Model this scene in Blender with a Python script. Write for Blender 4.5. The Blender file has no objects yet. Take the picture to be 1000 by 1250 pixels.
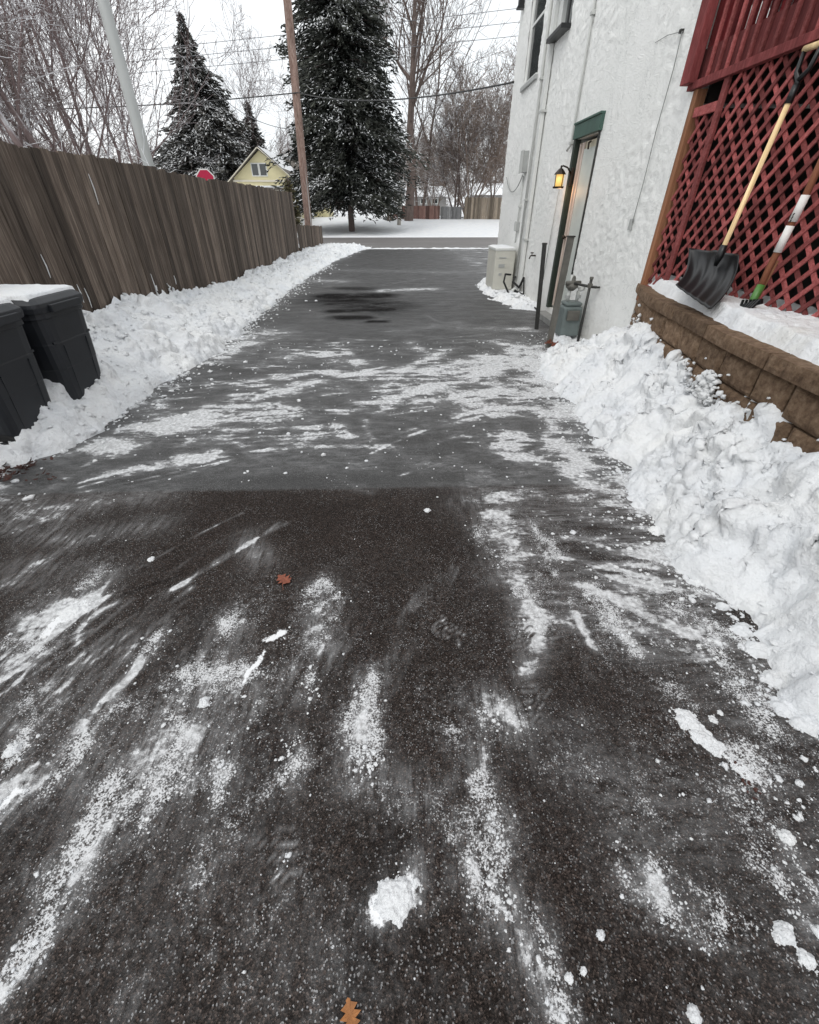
import bpy, math, random
import numpy as np
from mathutils import Vector, Matrix
R = math.radians
sc = bpy.context.scene
col = sc.collection

# ------------------------------------------------------------------ camera
FPX, PITCH, YAW, CH = 520.0, math.atan(369/520.0), R(1.8), 1.45
cam = bpy.data.cameras.new("camera")
cam.sensor_fit = 'HORIZONTAL'; cam.sensor_width = 36; cam.lens = FPX/1000*36
cam.clip_start = 0.02; cam.clip_end = 3000
camo = bpy.data.objects.new("camera", cam); col.objects.link(camo)
camo.location = (0, 0, CH); camo.rotation_euler = (math.pi/2-PITCH, 0, -YAW)
sc.camera = camo

# ------------------------------------------------------------------ world, sun, exposure
SUN_EL, SUN_AZ = R(52), R(215)      # azimuth from +Y clockwise: behind and left of the camera
world = bpy.data.worlds.new("World"); sc.world = world; world.use_nodes = True
wn, wl = world.node_tree.nodes, world.node_tree.links
for n in list(wn): wn.remove(n)
wo = wn.new('ShaderNodeOutputWorld'); bg = wn.new('ShaderNodeBackground')
sky = wn.new('ShaderNodeTexSky'); sky.sky_type = 'NISHITA'; sky.sun_disc = False
sky.sun_elevation = SUN_EL; sky.sun_rotation = SUN_AZ
sky.air_density = 1; sky.dust_density = 3
tcw = wn.new('ShaderNodeTexCoord'); cn = wn.new('ShaderNodeTexNoise')
cn.inputs['Scale'].default_value = 2.2; cn.inputs['Detail'].default_value = 5; cn.inputs['Roughness'].default_value = .55
cr = wn.new('ShaderNodeValToRGB')
cr.color_ramp.elements[0].position = .3; cr.color_ramp.elements[0].color = (6.0, 6.3, 6.5, 1)
cr.color_ramp.elements[1].position = .7; cr.color_ramp.elements[1].color = (7.9, 8.0, 8.05, 1)
mx = wn.new('ShaderNodeMixRGB'); mx.inputs[0].default_value = .93
wl.new(tcw.outputs['Generated'], cn.inputs['Vector']); wl.new(cn.outputs['Fac'], cr.inputs['Fac'])
wl.new(sky.outputs[0], mx.inputs[1]); wl.new(cr.outputs[0], mx.inputs[2])
wl.new(mx.outputs[0], bg.inputs['Color']); bg.inputs['Strength'].default_value = .118
wl.new(bg.outputs[0], wo.inputs['Surface'])
sun = bpy.data.lights.new("sun", 'SUN'); sun.energy = .6; sun.angle = R(25); sun.color = (1, .97, .93)
suno = bpy.data.objects.new("sun", sun); col.objects.link(suno)
sd = Vector((math.sin(SUN_AZ)*math.cos(SUN_EL), math.cos(SUN_AZ)*math.cos(SUN_EL), math.sin(SUN_EL)))
suno.rotation_euler = sd.to_track_quat('Z', 'Y').to_euler(); suno.location = (-8, -8, 14)
sc.view_settings.view_transform = 'Standard'; sc.view_settings.look = 'None'
sc.view_settings.exposure = 0.58; sc.view_settings.gamma = 1

# ------------------------------------------------------------------ pixel -> world (photo pixels, 1000x1250)
_fw = np.array([math.sin(YAW)*math.cos(PITCH), math.cos(YAW)*math.cos(PITCH), -math.sin(PITCH)])
_rt = np.array([math.cos(YAW), -math.sin(YAW), 0]); _up = np.cross(_rt, _fw)
def ray(px, py): return _fw+_rt*((px-500)/FPX)-_up*((py-625)/FPX)
def GZ(px, py, z=0.0):
    d = ray(px, py); t = (z-CH)/d[2]; return float(d[0]*t), float(d[1]*t), z
def GX(px, py, X):
    d = ray(px, py); t = X/d[0]; return X, float(d[1]*t), float(d[2]*t+CH)
def GY(px, py, Y):
    d = ray(px, py); t = Y/d[1]; return float(d[0]*t), Y, float(d[2]*t+CH)

# ------------------------------------------------------------------ numpy noise
def hsh(ix, iy, seed):
    with np.errstate(over='ignore'):
        h = (ix.astype(np.int64)*374761393+iy.astype(np.int64)*668265263+seed*974634777) & 0xffffffff
        h = ((h ^ (h >> 13))*1274126177) & 0xffffffff
        h = (h ^ (h >> 16)) & 0xffffffff
    return h/4294967295.0
def vnoise(x, y, seed=0):
    ix, iy = np.floor(x), np.floor(y); fx, fy = x-ix, y-iy
    fx = fx*fx*(3-2*fx); fy = fy*fy*(3-2*fy)
    a, b = hsh(ix, iy, seed), hsh(ix+1, iy, seed); c, d = hsh(ix, iy+1, seed), hsh(ix+1, iy+1, seed)
    return (a*(1-fx)+b*fx)*(1-fy)+(c*(1-fx)+d*fx)*fy
def fbm(x, y, seed=0, octs=4, g=.5):
    s, a, t = 0, 1, 0
    for o in range(octs):
        s = s+a*vnoise(x*2**o+o*17.3, y*2**o+o*9.1, seed+o); t += a; a *= g
    return s/t
def lumps(x, y, size, seed=0, rough=.5):
    u, v = x/size, y/size; ix, iy = np.floor(u), np.floor(v); out = np.zeros_like(u)
    for dx in (-1, 0, 1):
        for dy in (-1, 0, 1):
            cx, cy = ix+dx, iy+dy
            px, py = cx+hsh(cx, cy, seed), cy+hsh(cx, cy, seed+5)
            r = .45+.5*hsh(cx, cy, seed+9); hh = .3+.7*hsh(cx, cy, seed+3)
            d2 = ((u-px)**2+(v-py)**2)/(r*r)
            out = np.maximum(out, hh*np.sqrt(np.clip(1-d2, 0, 1)))
    return out
def sstep(a, b, x):
    t = np.clip((x-a)/(b-a), 0, 1); return t*t*(3-2*t)

# ------------------------------------------------------------------ mesh builder
ORG = {}
class MB:
    def __init__(s): s.v = []; s.f = []; s.n = 0; s.rnd = []
    def add(s, vs, fs, rnd=None):
        vs = np.asarray(vs, float).reshape(-1, 3)
        s.v.append(vs)
        for f in fs: s.f.append(tuple(int(i)+s.n for i in f))
        s.n += len(vs); s.rnd.append(np.full(len(vs), random.random() if rnd is None else rnd))
        return s
    def box(s, c, d, rot=None, rnd=None, taper=None):
        c = np.array(c, float); h = np.array(d, float)/2
        vs = np.array([[x, y, z] for z in (-1, 1) for y in (-1, 1) for x in (-1, 1)], float)*h
        if taper: vs[4:, 0] *= taper[0]; vs[4:, 1] *= taper[1]
        if rot is not None:
            m = np.array(rot.to_3x3() if hasattr(rot, 'to_3x3') else rot); vs = vs@m.T
        return s.add(vs+c, [(0, 2, 3, 1), (4, 5, 7, 6), (0, 1, 5, 4), (2, 6, 7, 3), (0, 4, 6, 2), (1, 3, 7, 5)], rnd)
    def bb(s, x0, x1, y0, y1, z0, z1, rnd=None):
        return s.box(((x0+x1)/2, (y0+y1)/2, (z0+z1)/2), (abs(x1-x0), abs(y1-y0), abs(z1-z0)), None, rnd)
    def bar(s, p, q, w, t, side=(0, 0, 1), rnd=None):
        p, q = Vector(p), Vector(q); d = (q-p); L = d.length; d.normalize()
        a = d.cross(Vector(side));
        if a.length < 1e-4: a = d.cross(Vector((1, 0, 0)))
        a.normalize(); b = a.cross(d)
        m = Matrix((a, b, d)).transposed()
        return s.box((p+q)/2, (w, t, L), m, rnd)
    def tube(s, pts, r, n=10, caps=True, rnd=None):
        pts = [Vector(p) for p in pts]; k = len(pts)
        rs = r if hasattr(r, '__len__') else [r]*k
        vs = []; a = None
        for i, p in enumerate(pts):
            d = (pts[min(i+1, k-1)]-pts[max(i-1, 0)]).normalized()
            if a is None:
                a = d.cross(Vector((0, 0, 1)))
                if a.length < .05: a = d.cross(Vector((1, 0, 0)))
            a = (a-d*a.dot(d)).normalized(); b = d.cross(a)
            for j in range(n):
                t = 2*math.pi*j/n; q = p+(a*math.cos(t)+b*math.sin(t))*rs[i]; vs.append(q[:])
        fs = [(i*n+j, i*n+(j+1) % n, (i+1)*n+(j+1) % n, (i+1)*n+j) for i in range(k-1) for j in range(n)]
        if caps: fs += [tuple(range(n))[::-1], tuple((k-1)*n+j for j in range(n))]
        return s.add(vs, fs, rnd)
    def lathe(s, c, prof, n=20, rnd=None):
        vs = [(c[0]+r*math.cos(2*math.pi*j/n), c[1]+r*math.sin(2*math.pi*j/n), c[2]+z) for r, z in prof for j in range(n)]
        k = len(prof)
        fs = [(i*n+j, i*n+(j+1) % n, (i+1)*n+(j+1) % n, (i+1)*n+j) for i in range(k-1) for j in range(n)]
        fs += [tuple(range(n))[::-1], tuple((k-1)*n+j for j in range(n))]
        return s.add(vs, fs, rnd)
    def build(s, name, mat, parent=None, loc=(0, 0, 0), smooth=False, bevel=0):
        v = np.concatenate(s.v) if s.v else np.zeros((0, 3))
        return mesh_obj(name, v, s.f, mat, parent, loc, smooth, bevel, {'rnd': np.concatenate(s.rnd) if s.rnd else None})

def mesh_obj(name, v, f, mat, parent=None, loc=(0, 0, 0), smooth=False, bevel=0, attrs=None):
    me = bpy.data.meshes.new(name)
    org = np.array(ORG.get(parent.name, (0, 0, 0)) if parent else loc, float)
    v = np.asarray(v, float)-org
    if isinstance(f, np.ndarray):
        nf, k = f.shape
        me.vertices.add(len(v)); me.vertices.foreach_set('co', v.ravel())
        me.loops.add(nf*k); me.loops.foreach_set('vertex_index', f.ravel().astype(np.int32))
        me.polygons.add(nf); me.polygons.foreach_set('loop_start', np.arange(0, nf*k, k, dtype=np.int32))
        me.polygons.foreach_set('loop_total', np.full(nf, k, np.int32))
        me.update(calc_edges=True)
    else:
        me.from_pydata(v.tolist(), [], f); me.update()
    if attrs:
        for k2, a in attrs.items():
            if a is None: continue
            at = me.attributes.new(k2, 'FLOAT', 'POINT'); at.data.foreach_set('value', np.asarray(a, np.float32))
    if smooth: me.polygons.foreach_set('use_smooth', np.ones(len(me.polygons), bool))
    me.materials.append(mat)
    o = bpy.data.objects.new(name, me); col.objects.link(o)
    if parent: o.parent = parent; ORG[o.name] = tuple(org)
    else: o.location = org; ORG[o.name] = tuple(org)
    if bevel:
        b = o.modifiers.new('bevel', 'BEVEL'); b.width = bevel; b.segments = 2; b.limit_method = 'ANGLE'
    return o
def tag(o, label=None, cat=None, group=None, kind=None):
    if label: o['label'] = label
    if cat: o['category'] = cat
    if group: o['group'] = group
    if kind: o['kind'] = kind
    return o
def thing(name, label, cat, loc, group=None):
    o = bpy.data.objects.new(name, None); col.objects.link(o); o.location = loc; o.empty_display_size = .2
    ORG[o.name] = tuple(loc); return tag(o, label, cat, group)

# ------------------------------------------------------------------ materials
class M:
    def __init__(s, name, rough=.6, metal=0, spec=.5):
        s.m = bpy.data.materials.new(name); s.m.use_nodes = True; s.t = s.m.node_tree
        s.b = s.t.nodes['Principled BSDF']; s.b.inputs['Roughness'].default_value = rough
        s.b.inputs['Metallic'].default_value = metal; s.b.inputs['Specular IOR Level'].default_value = spec
        s.tc = None
    def n(s, t, **kw):
        nd = s.t.nodes.new('ShaderNode'+t)
        for k, v in kw.items():
            if k in nd.inputs: nd.inputs[k].default_value = v
            else: setattr(nd, k, v)
        return nd
    def l(s, a, b): s.t.links.new(a, b)
    def pos(s, scale=(1, 1, 1), rot=(0, 0, 0)):
        if not s.tc: s.tc = s.n('NewGeometry')
        mp = s.n('Mapping'); mp.inputs['Scale'].default_value = scale; mp.inputs['Rotation'].default_value = rot
        s.l(s.tc.outputs['Position'], mp.inputs['Vector']); return mp.outputs[0]
    def noise(s, sc_, scale=(1, 1, 1), det=4, rough=.55, dist=0, rot=(0, 0, 0)):
        nd = s.n('TexNoise', Scale=sc_, Detail=det, Roughness=rough, Distortion=dist)
        s.l(s.pos(scale, rot), nd.inputs['Vector']); return nd.outputs['Fac']
    def voro(s, sc_, scale=(1, 1, 1), feature='F1', out='Distance'):
        nd = s.n('TexVoronoi', Scale=sc_); nd.feature = feature
        s.l(s.pos(scale), nd.inputs['Vector']); return nd.outputs[out]
    def ramp(s, fac, *st):
        r = s.n('ValToRGB'); e = r.color_ramp.elements
        while len(e) < len(st): e.new(.5)
        for i, (p, c) in enumerate(st):
            e[i].position = p; e[i].color = (c, c, c, 1) if not hasattr(c, '__len__') else (*c, 1)
        s.l(fac, r.inputs['Fac']); return r.outputs['Color']
    def math(s, op, a, b=None, c=None, clamp=False):
        nd = s.n('Math'); nd.operation = op; nd.use_clamp = clamp
        for i, x in enumerate((a, b, c)):
            if x is None: continue
            if isinstance(x, (int, float)): nd.inputs[i].default_value = x
            else: s.l(x, nd.inputs[i])
        return nd.outputs[0]
    def mix(s, fac, a, b, mode='MIX'):
        nd = s.n('MixRGB'); nd.blend_type = mode
        for i, x in enumerate((fac, a, b)):
            if isinstance(x, (int, float)): nd.inputs[i].default_value = x
            elif hasattr(x, '__len__'): nd.inputs[i].default_value = (*x, 1)
            else: s.l(x, nd.inputs[i])
        return nd.outputs[0]
    def attr(s, name): return s.n('Attribute', attribute_name=name).outputs['Fac']
    def col(s, x):
        if hasattr(x, '__len__'): s.b.inputs['Base Color'].default_value = (*x, 1)
        else: s.l(x, s.b.inputs['Base Color'])
        return s
    def rough(s, x): s.l(x, s.b.inputs['Roughness']); return s
    def bump(s, h, strength=.5, dist=.01):
        prev = s.b.inputs['Normal'].links
        nd = s.n('Bump'); nd.inputs['Strength'].default_value = strength; nd.inputs['Distance'].default_value = dist
        s.l(h, nd.inputs['Height'])
        if prev: s.l(prev[0].from_socket, nd.inputs['Normal'])
        s.l(nd.outputs[0], s.b.inputs['Normal']); return s
    def upmask(s, lo, hi, noise=None, amt=.3):
        g = s.n('NewGeometry'); sp = s.n('SeparateXYZ'); s.l(g.outputs['True Normal'], sp.inputs[0])
        z = sp.outputs['Z']
        if noise is not None: z = s.math('ADD', z, s.math('MULTIPLY', s.math('SUBTRACT', noise, .5), amt))
        mr = s.n('MapRange'); mr.inputs['From Min'].default_value = lo; mr.inputs['From Max'].default_value = hi
        s.l(z, mr.inputs['Value']); return mr.outputs[0]

def plain(name, c, rough=.6, metal=0, var=.15, sc_=12, bump=0, spec=.5, scale=(1, 1, 1)):
    m = M(name, rough, metal, spec)
    f = m.noise(sc_, scale, 5, .6)
    lo = tuple(x*(1-var) for x in c); hi = tuple(min(1, x*(1+var)) for x in c)
    m.col(m.ramp(f, (.3, lo), (.7, hi)))
    if bump: m.bump(m.noise(sc_*6, scale, 4), bump, .003)
    return m.m

def snow_mat():
    m = M('snow', .7, 0, .3)
    f = m.noise(3, det=6); g = m.noise(28, det=4)
    c = m.ramp(f, (.3, (.72, .74, .765)), (.7, (.81, .815, .81)))
    dirt = m.ramp(m.noise(1.6, det=5, rough=.65), (.60, 0), (.78, 1))
    c = m.mix(m.math('MULTIPLY', dirt, .4), c, (.58, .55, .47))
    grit = m.ramp(m.math('MULTIPLY', m.noise(75, det=3, rough=.8), m.noise(2.6, det=4)), (.40, 0), (.46, .55))
    c = m.mix(grit, c, (.34, .31, .28))
    m.col(c)
    m.bump(g, .7, .025); m.bump(m.noise(110, det=5, rough=.75), .7, .006)
    return m.m
SNOW = snow_mat()

def asphalt_mat():
    m = M('asphalt_with_snow', .7, 0, .3)
    zone = m.attr('zone'); smear = m.attr('smear'); grain = m.attr('grain'); wet = m.attr('wet'); clump = m.attr('clump')
    stone = m.voro(300, feature='F1', out='Color')
    sep = m.n('SeparateColor'); m.l(stone, sep.inputs[0])
    agg = m.ramp(sep.outputs[0], (0, .22), (.5, .65), (.8, 1.35), (.93, 2.0), (1, 3.6))
    blot = m.ramp(m.noise(2.2, det=7, rough=.65), (.25, .72), (.75, 1.3))
    near = m.mix(1, m.mix(1, (.0300, .0228, .0195), agg, 'MULTIPLY'), blot, 'MULTIPLY')
    far = m.mix(1, m.mix(1, (.039, .038, .037), m.ramp(sep.outputs[1], (0, .35), (.7, 1.1), (.93, 2.0), (1, 4.0)), 'MULTIPLY'), blot, 'MULTIPLY')
    a = m.mix(zone, near, far)
    a = m.mix(m.math('MULTIPLY', wet, .85), a, (.010, .009, .009))
    # fine salt-like speckle of snow grains
    fine = m.noise(150, det=3, rough=.7); mid = m.noise(42, det=5, rough=.75); broad = m.noise(9, det=6, rough=.7)
    sdir = m.attr('sdir')
    st1 = m.noise(24, scale=(.34, 1, 1), det=6, rough=.75, dist=1.0); st2 = m.noise(34, scale=(1, .16, 1), det=6, rough=.75, dist=.5, rot=(0, 0, -.45))
    st3 = m.noise(30, scale=(.14, 1, 1), det=6, rough=.75, dist=.4, rot=(0, 0, .22))
    streak = m.mix(m.math('MULTIPLY', sdir, 1, clamp=True), st1, st2)
    streak = m.mix(m.math('MULTIPLY', sdir, -1, clamp=True), streak, st3)
    tex = m.math('ADD', m.math('MULTIPLY', fine, .5), m.math('ADD', m.math('MULTIPLY', mid, .32), m.math('MULTIPLY', broad, .18)))
    thr = m.math('SUBTRACT', .675, m.math('MULTIPLY', grain, .26))
    gf = m.math('MULTIPLY', m.math('SUBTRACT', tex, thr), 16.0, clamp=True)
    b2 = m.noise(13, scale=(.6, 1, 1), det=7, rough=.78, dist=1.5)
    tex2 = m.math('ADD', m.math('MULTIPLY', streak, .40), m.math('ADD', m.math('MULTIPLY', b2, .40), m.math('MULTIPLY', mid, .20)))
    t2 = m.math('MULTIPLY', m.math('SUBTRACT', tex2, .34), 3.1)
    sf = m.math('MULTIPLY', m.math('SUBTRACT', m.math('ADD', t2, m.math('MULTIPLY', smear, 1.05)), 1.0), 3.0, clamp=True)
    film = m.math('MULTIPLY', smear, m.ramp(streak, (.40, .06), (.62, .46)))
    film = m.math('ADD', film, m.math('MULTIPLY', grain, m.ramp(mid, (.45, 0), (.68, .20))))
    cf = m.math('MULTIPLY', m.math('SUBTRACT', m.math('ADD', clump, m.math('MULTIPLY', m.math('SUBTRACT', mid, .5), 1.2)), .5), 6, clamp=True)
    salt = m.math('MULTIPLY', m.math('GREATER_THAN', sep.outputs[2], .95), m.math('ADD', m.ramp(m.noise(3.5, det=6, rough=.7), (.42, .02), (.68, .24)), m.math('MULTIPLY', grain, .55)))
    film = m.math('MAXIMUM', film, salt)
    s = m.math('MAXIMUM', m.math('MAXIMUM', m.math('MULTIPLY', gf, .78), m.math('MULTIPLY', sf, m.ramp(mid, (.35, .38), (.62, .88)))), m.math('MAXIMUM', cf, film))
    c = m.mix(s, a, (.80, .81, .82)); m.col(c)
    rn = m.ramp(m.noise(5, scale=(.5, 1, 1), det=5), (.35, .34), (.7, .62))
    rg = m.mix(zone, (.92,)*3, rn); rg = m.mix(wet, rg, (.75,)*3); rg = m.mix(s, rg, (.8,)*3); m.rough(rg)
    m.l(m.math('MULTIPLY', m.math('SUBTRACT', 1, wet), m.math('ADD', .16, m.math('MULTIPLY', zone, .24))), m.b.inputs['Specular IOR Level'])
    m.bump(m.math('MULTIPLY', m.voro(300), m.math('SUBTRACT', 1, s)), .7, .004)
    m.bump(s, .6, .006)
    return m.m
ASPH = asphalt_mat()

def wood_fence_mat(name, ca, cb, cc, along=(1, 1, .05)):
    m = M(name, .85, 0, .2)
    r = m.attr('rnd')
    f = m.noise(60, along, 6, .65, .3); g = m.noise(9, along, 5, .6)
    c = m.ramp(f, (.3, ca), (.5, cb), (.72, cc))
    c = m.mix(1, c, m.ramp(g, (.3, .65), (.7, 1.3)), 'MULTIPLY')
    c = m.mix(1, c, m.ramp(r, (0, .55), (.5, 1.0), (1, 1.55)), 'MULTIPLY')
    kn = m.ramp(m.voro(1.0, (5, 5, 1.6)), (.03, .55), (.07, 1)); c = m.mix(1, c, kn, 'MULTIPLY')
    m.col(c); m.bump(f, .6, .006); return m.m
FENCE = wood_fence_mat('weathered_fence_wood', (.054, .040, .031), (.100, .078, .063), (.195, .160, .132))
FENCE_RED = wood_fence_mat('reddish_fence_wood', (.10, .055, .045), (.17, .10, .085), (.24, .15, .13))
FENCE_TAN = wood_fence_mat('tan_fence_wood', (.13, .105, .08), (.20, .165, .13), (.29, .25, .20))
FENCE_GREY = wood_fence_mat('grey_fence_wood', (.10, .10, .10), (.17, .17, .17), (.24, .24, .24))
TANWOOD = wood_fence_mat('pale_handle_wood', (.46, .33, .17), (.58, .43, .24), (.66, .52, .32))
REDWOOD = wood_fence_mat('red_brown_handle_wood', (.17, .06, .035), (.26, .10, .055), (.34, .14, .08))
POSTWOOD = wood_fence_mat('orange_brown_post_wood', (.20, .09, .05), (.28, .13, .07), (.35, .18, .10))
POLEWOOD = wood_fence_mat('utility_pole_wood', (.15, .09, .07), (.27, .18, .15), (.44, .36, .31), (1, 1, .12))

def wall_mat():
    m = M('white_painted_stucco', .65, 0, .4)
    br = m.n('TexBrick'); br.offset = .5
    br.inputs['Scale'].default_value = 1; br.inputs['Brick Width'].default_value = .42; br.inputs['Row Height'].default_value = .205
    br.inputs['Mortar Size'].default_value = .012; br.inputs['Mortar Smooth'].default_value = .8
    g = m.n('NewGeometry'); sp = m.n('SeparateXYZ'); cb = m.n('CombineXYZ'); m.l(g.outputs['Position'], sp.inputs[0])
    ds = m.noise(5, det=3)
    m.l(m.math('ADD', sp.outputs['Y'], m.math('MULTIPLY', ds, .05)), cb.inputs[0])
    m.l(m.math('ADD', sp.outputs['Z'], m.math('MULTIPLY', ds, .05)), cb.inputs[1]); m.l(cb.outputs[0], br.inputs['Vector'])
    n1 = m.noise(11, scale=(1, 1, 1.9), det=6, rough=.6, dist=1.4, rot=(.5, 0, 0))
    ridge = m.math('ABSOLUTE', m.math('SUBTRACT', n1, .5))
    c = m.ramp(m.noise(1.3, det=6), (.3, (.80, .805, .78)), (.7, (.86, .86, .84)))
    st = m.ramp(m.noise(4, scale=(1, 1, .10), det=5), (.60, 0), (.8, .35))
    c = m.mix(st, c, (.58, .60, .58))
    low = m.ramp(m.math('ADD', sp.outputs['Z'], m.math('MULTIPLY', m.noise(7, det=6, rough=.7), .5)), (.25, .5), (.75, 0))
    c = m.mix(low, c, (.42, .40, .36))
    crk = m.ramp(m.math('ABSOLUTE', m.math('SUBTRACT', m.noise(1.1, det=8, rough=.62, dist=.6), .5)), (.0, .5), (.004, 0))
    c = m.mix(crk, c, (.40, .41, .40))
    m.col(c)
    m.bump(ridge, .38, .05); m.bump(br.outputs['Fac'], -.3, .006); m.bump(m.noise(60, det=4, rough=.7), .25, .005)
    return m.m
WALL = wall_mat()

def bark(name, a, b, snow=True, lo=.35, hi=.75):
    m = M(name, .9, 0, .2)
    c = m.ramp(m.noise(8, (1, 1, .3), 5, .65), (.3, a), (.7, b))
    if snow: c = m.mix(m.upmask(lo, hi, m.noise(1.5, det=4), 1.1), c, (.80, .82, .85))
    m.col(c); m.bump(m.noise(25, (1, 1, .25), 5), .6, .02); return m.m
BARK = bark('bare_tree_bark', (.075, .055, .05), (.16, .125, .115))
BARK_PINK = bark('pinkish_twig_bark', (.115, .085, .082), (.21, .16, .155), lo=.3, hi=.7)
BARK_FAR = bark('brown_twig_bark', (.10, .075, .065), (.19, .15, .135), lo=.5, hi=.95)
BARK_TAN = bark('tan_brown_twig_bark', (.15, .115, .095), (.27, .215, .185), lo=.45, hi=.9)
BARK_PALE = bark('pale_trunk_bark', (.30, .28, .25), (.48, .45, .41), False)
def needle_mat(name, a, b):
    m = M(name, .7, 0, .3); r = m.attr('rnd')
    c = m.ramp(r, (0, a), (.6, b), (1, tuple(x*1.7 for x in b)))
    m.col(c); return m.m
NEEDLE = needle_mat('dark_spruce_needles', (.013, .016, .013), (.060, .064, .053))
NEEDLE2 = needle_mat('grey_green_needles', (.028, .027, .024), (.075, .073, .065))
NEEDLE3 = needle_mat('brown_green_needles', (.05, .045, .025), (.13, .115, .05))

RED = wood_fence_mat('red_painted_wood', (.12, .028, .028), (.17, .04, .04), (.23, .065, .062), (1, 1, .2))
REDL = wood_fence_mat('faded_red_lattice_paint', (.19, .045, .043), (.26, .068, .065), (.35, .12, .115), (1, 1, 1))
REDB = wood_fence_mat('dark_red_stained_board', (.07, .008, .009), (.11, .012, .014), (.15, .022, .022), (1, 1, .2))
REDD = plain('dark_red_paint', (.15, .012, .014), .6, var=.3)
BLACKP = plain('black_plastic', (.007, .0075, .0085), .38, var=.3, sc_=6, bump=.1)
BINP = plain('dark_bin_plastic', (.012, .014, .018), .5, var=.25, sc_=3, bump=.2)
RUBBER = plain('black_rubber', (.012, .012, .012), .8)
STEEL = plain('weathered_grey_steel', (.125, .12, .105), .6, .2, .25, 9, .3)
DKSTEEL = plain('dark_steel', (.05, .05, .047), .5, .5, .25, 20, .2)
GALV = plain('pale_galvanised_pole', (.40, .41, .40), .6, .1, .12, 3, .2, scale=(1, 1, .3))
WHITEP = plain('white_painted_metal', (.66, .67, .65), .45, 0, .05, 5)
CONDW = plain('painted_grey_conduit', (.50, .51, .49), .5, 0, .08, 7)
GREYP = plain('grey_box_paint', (.38, .39, .38), .5, 0, .1, 8)
GREEN = plain('dark_green_trim', (.045, .095, .075), .5, 0, .2, 6, .1)
DKGREEN = plain('blackish_green_trim', (.022, .033, .024), .5, 0, .2, 6)  # near-black green of the far door jamb
TEAL = plain('grey_green_meter_paint', (.15, .18, .175), .5, .1, .15, 8, .15)
GLASS = plain('dark_window_glass', (.045, .05, .05), .08, 0, .15, 1, 0, .8)
STORM = plain('pale_storm_door_glass', (.50, .53, .50), .55, 0, .12, 2, 0, .3)
DOORP = plain('cream_door_paint', (.60, .55, .42), .5, 0, .1, 3)
DOORF = plain('pinkish_door_frame', (.55, .46, .41), .5, 0, .1, 3)
BEIGE = plain('beige_condenser_paint', (.56, .55, .49), .5, 0, .06, 4)
BRONZE = plain('dark_bronze', (.03, .02, .013), .45, .5, .3, 20)
GREENPL = plain('green_plastic', (.07, .19, .04), .4, 0, .2, 10)
LABELW = plain('white_paper_label', (.75, .73, .70), .6, 0, .05, 30)
LEAFM = plain('red_brown_oak_leaf', (.22, .065, .035), .7, 0, .35, 90, .2)
LEAFO = plain('orange_leaf', (.30, .12, .035), .7, 0, .3, 60, .2)
LEAFD = plain('dark_red_wet_leaves', (.055, .018, .012), .6, 0, .5, 60, .2)
YELLOW = plain('yellow_siding', (.66, .60, .37), .7, 0, .05, 2)
FASCIA = plain('cream_fascia', (.66, .62, .53), .6, 0, .05, 2)
GREYW = plain('grey_siding', (.30, .29, .28), .7, 0, .1, 2)
REDSIGN = plain('red_sign_face', (.42, .008, .05), .4, 0, .08, 10)
SHINGLE = plain('brown_shingle', (.13, .115, .10), .9, 0, .3, 8, .4)
SOIL = plain('dark_soil', (.035, .028, .022), .95, 0, .4, 10, .5)
CONC = plain('grey_concrete', (.22, .22, .21), .9, 0, .2, 8, .4)
WIRE = plain('black_cable', (.03, .03, .03), .6)
WIREG = plain('grey_power_wire', (.16, .16, .17), .6)
CORDM = plain('white_cable', (.42, .43, .42), .6)
GREYC = plain('dull_grey_cable', (.24, .25, .24), .6)
DARKWALL = plain('dark_wood_and_shade', (.018, .014, .012), .9, 0, .3, 5)  # near-black wood colour, also stands in for shade behind the lattice
def block_mat():
    m = M('split_face_block', .92, 0, .2); r = m.attr('rnd')
    c = m.ramp(m.noise(22, det=7, rough=.7), (.3, (.085, .052, .033)), (.5, (.19, .125, .080)), (.72, (.33, .235, .16)))
    c = m.mix(1, c, m.ramp(r, (0, .7), (1, 1.25)), 'MULTIPLY')
    m.col(c); m.bump(m.noise(45, det=6, rough=.7), .9, .02); return m.m
BLOCK = block_mat()
def street_mat():
    m = M('wet_salted_street', .6)
    c = m.ramp(m.noise(1.2, scale=(.12, 1, 1), det=6), (.3, (.12, .112, .108)), (.7, (.19, .178, .172)))
    c = m.mix(m.ramp(m.noise(3, scale=(.08, 1, 1), det=6, rough=.7), (.60, 0), (.75, .6)), c, (.6, .6, .6))
    m.col(c); return m.m
STREET = street_mat()

# ------------------------------------------------------------------ grids
def grid(xs, ys):
    X, Y = np.meshgrid(xs, ys, indexing='xy'); nx, ny = len(xs), len(ys)
    i = np.arange(nx-1)[None, :]+np.arange(ny-1)[:, None]*nx
    F = np.stack([i, i+1, i+1+nx, i+nx], -1).reshape(-1, 4)
    return X.ravel(), Y.ravel(), F
def compact(v, f, attrs=None):
    used = np.zeros(len(v), bool); used[f.ravel()] = True
    idx = np.cumsum(used)-1
    return v[used], idx[f], {k: a[used] for k, a in (attrs or {}).items()}

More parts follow.
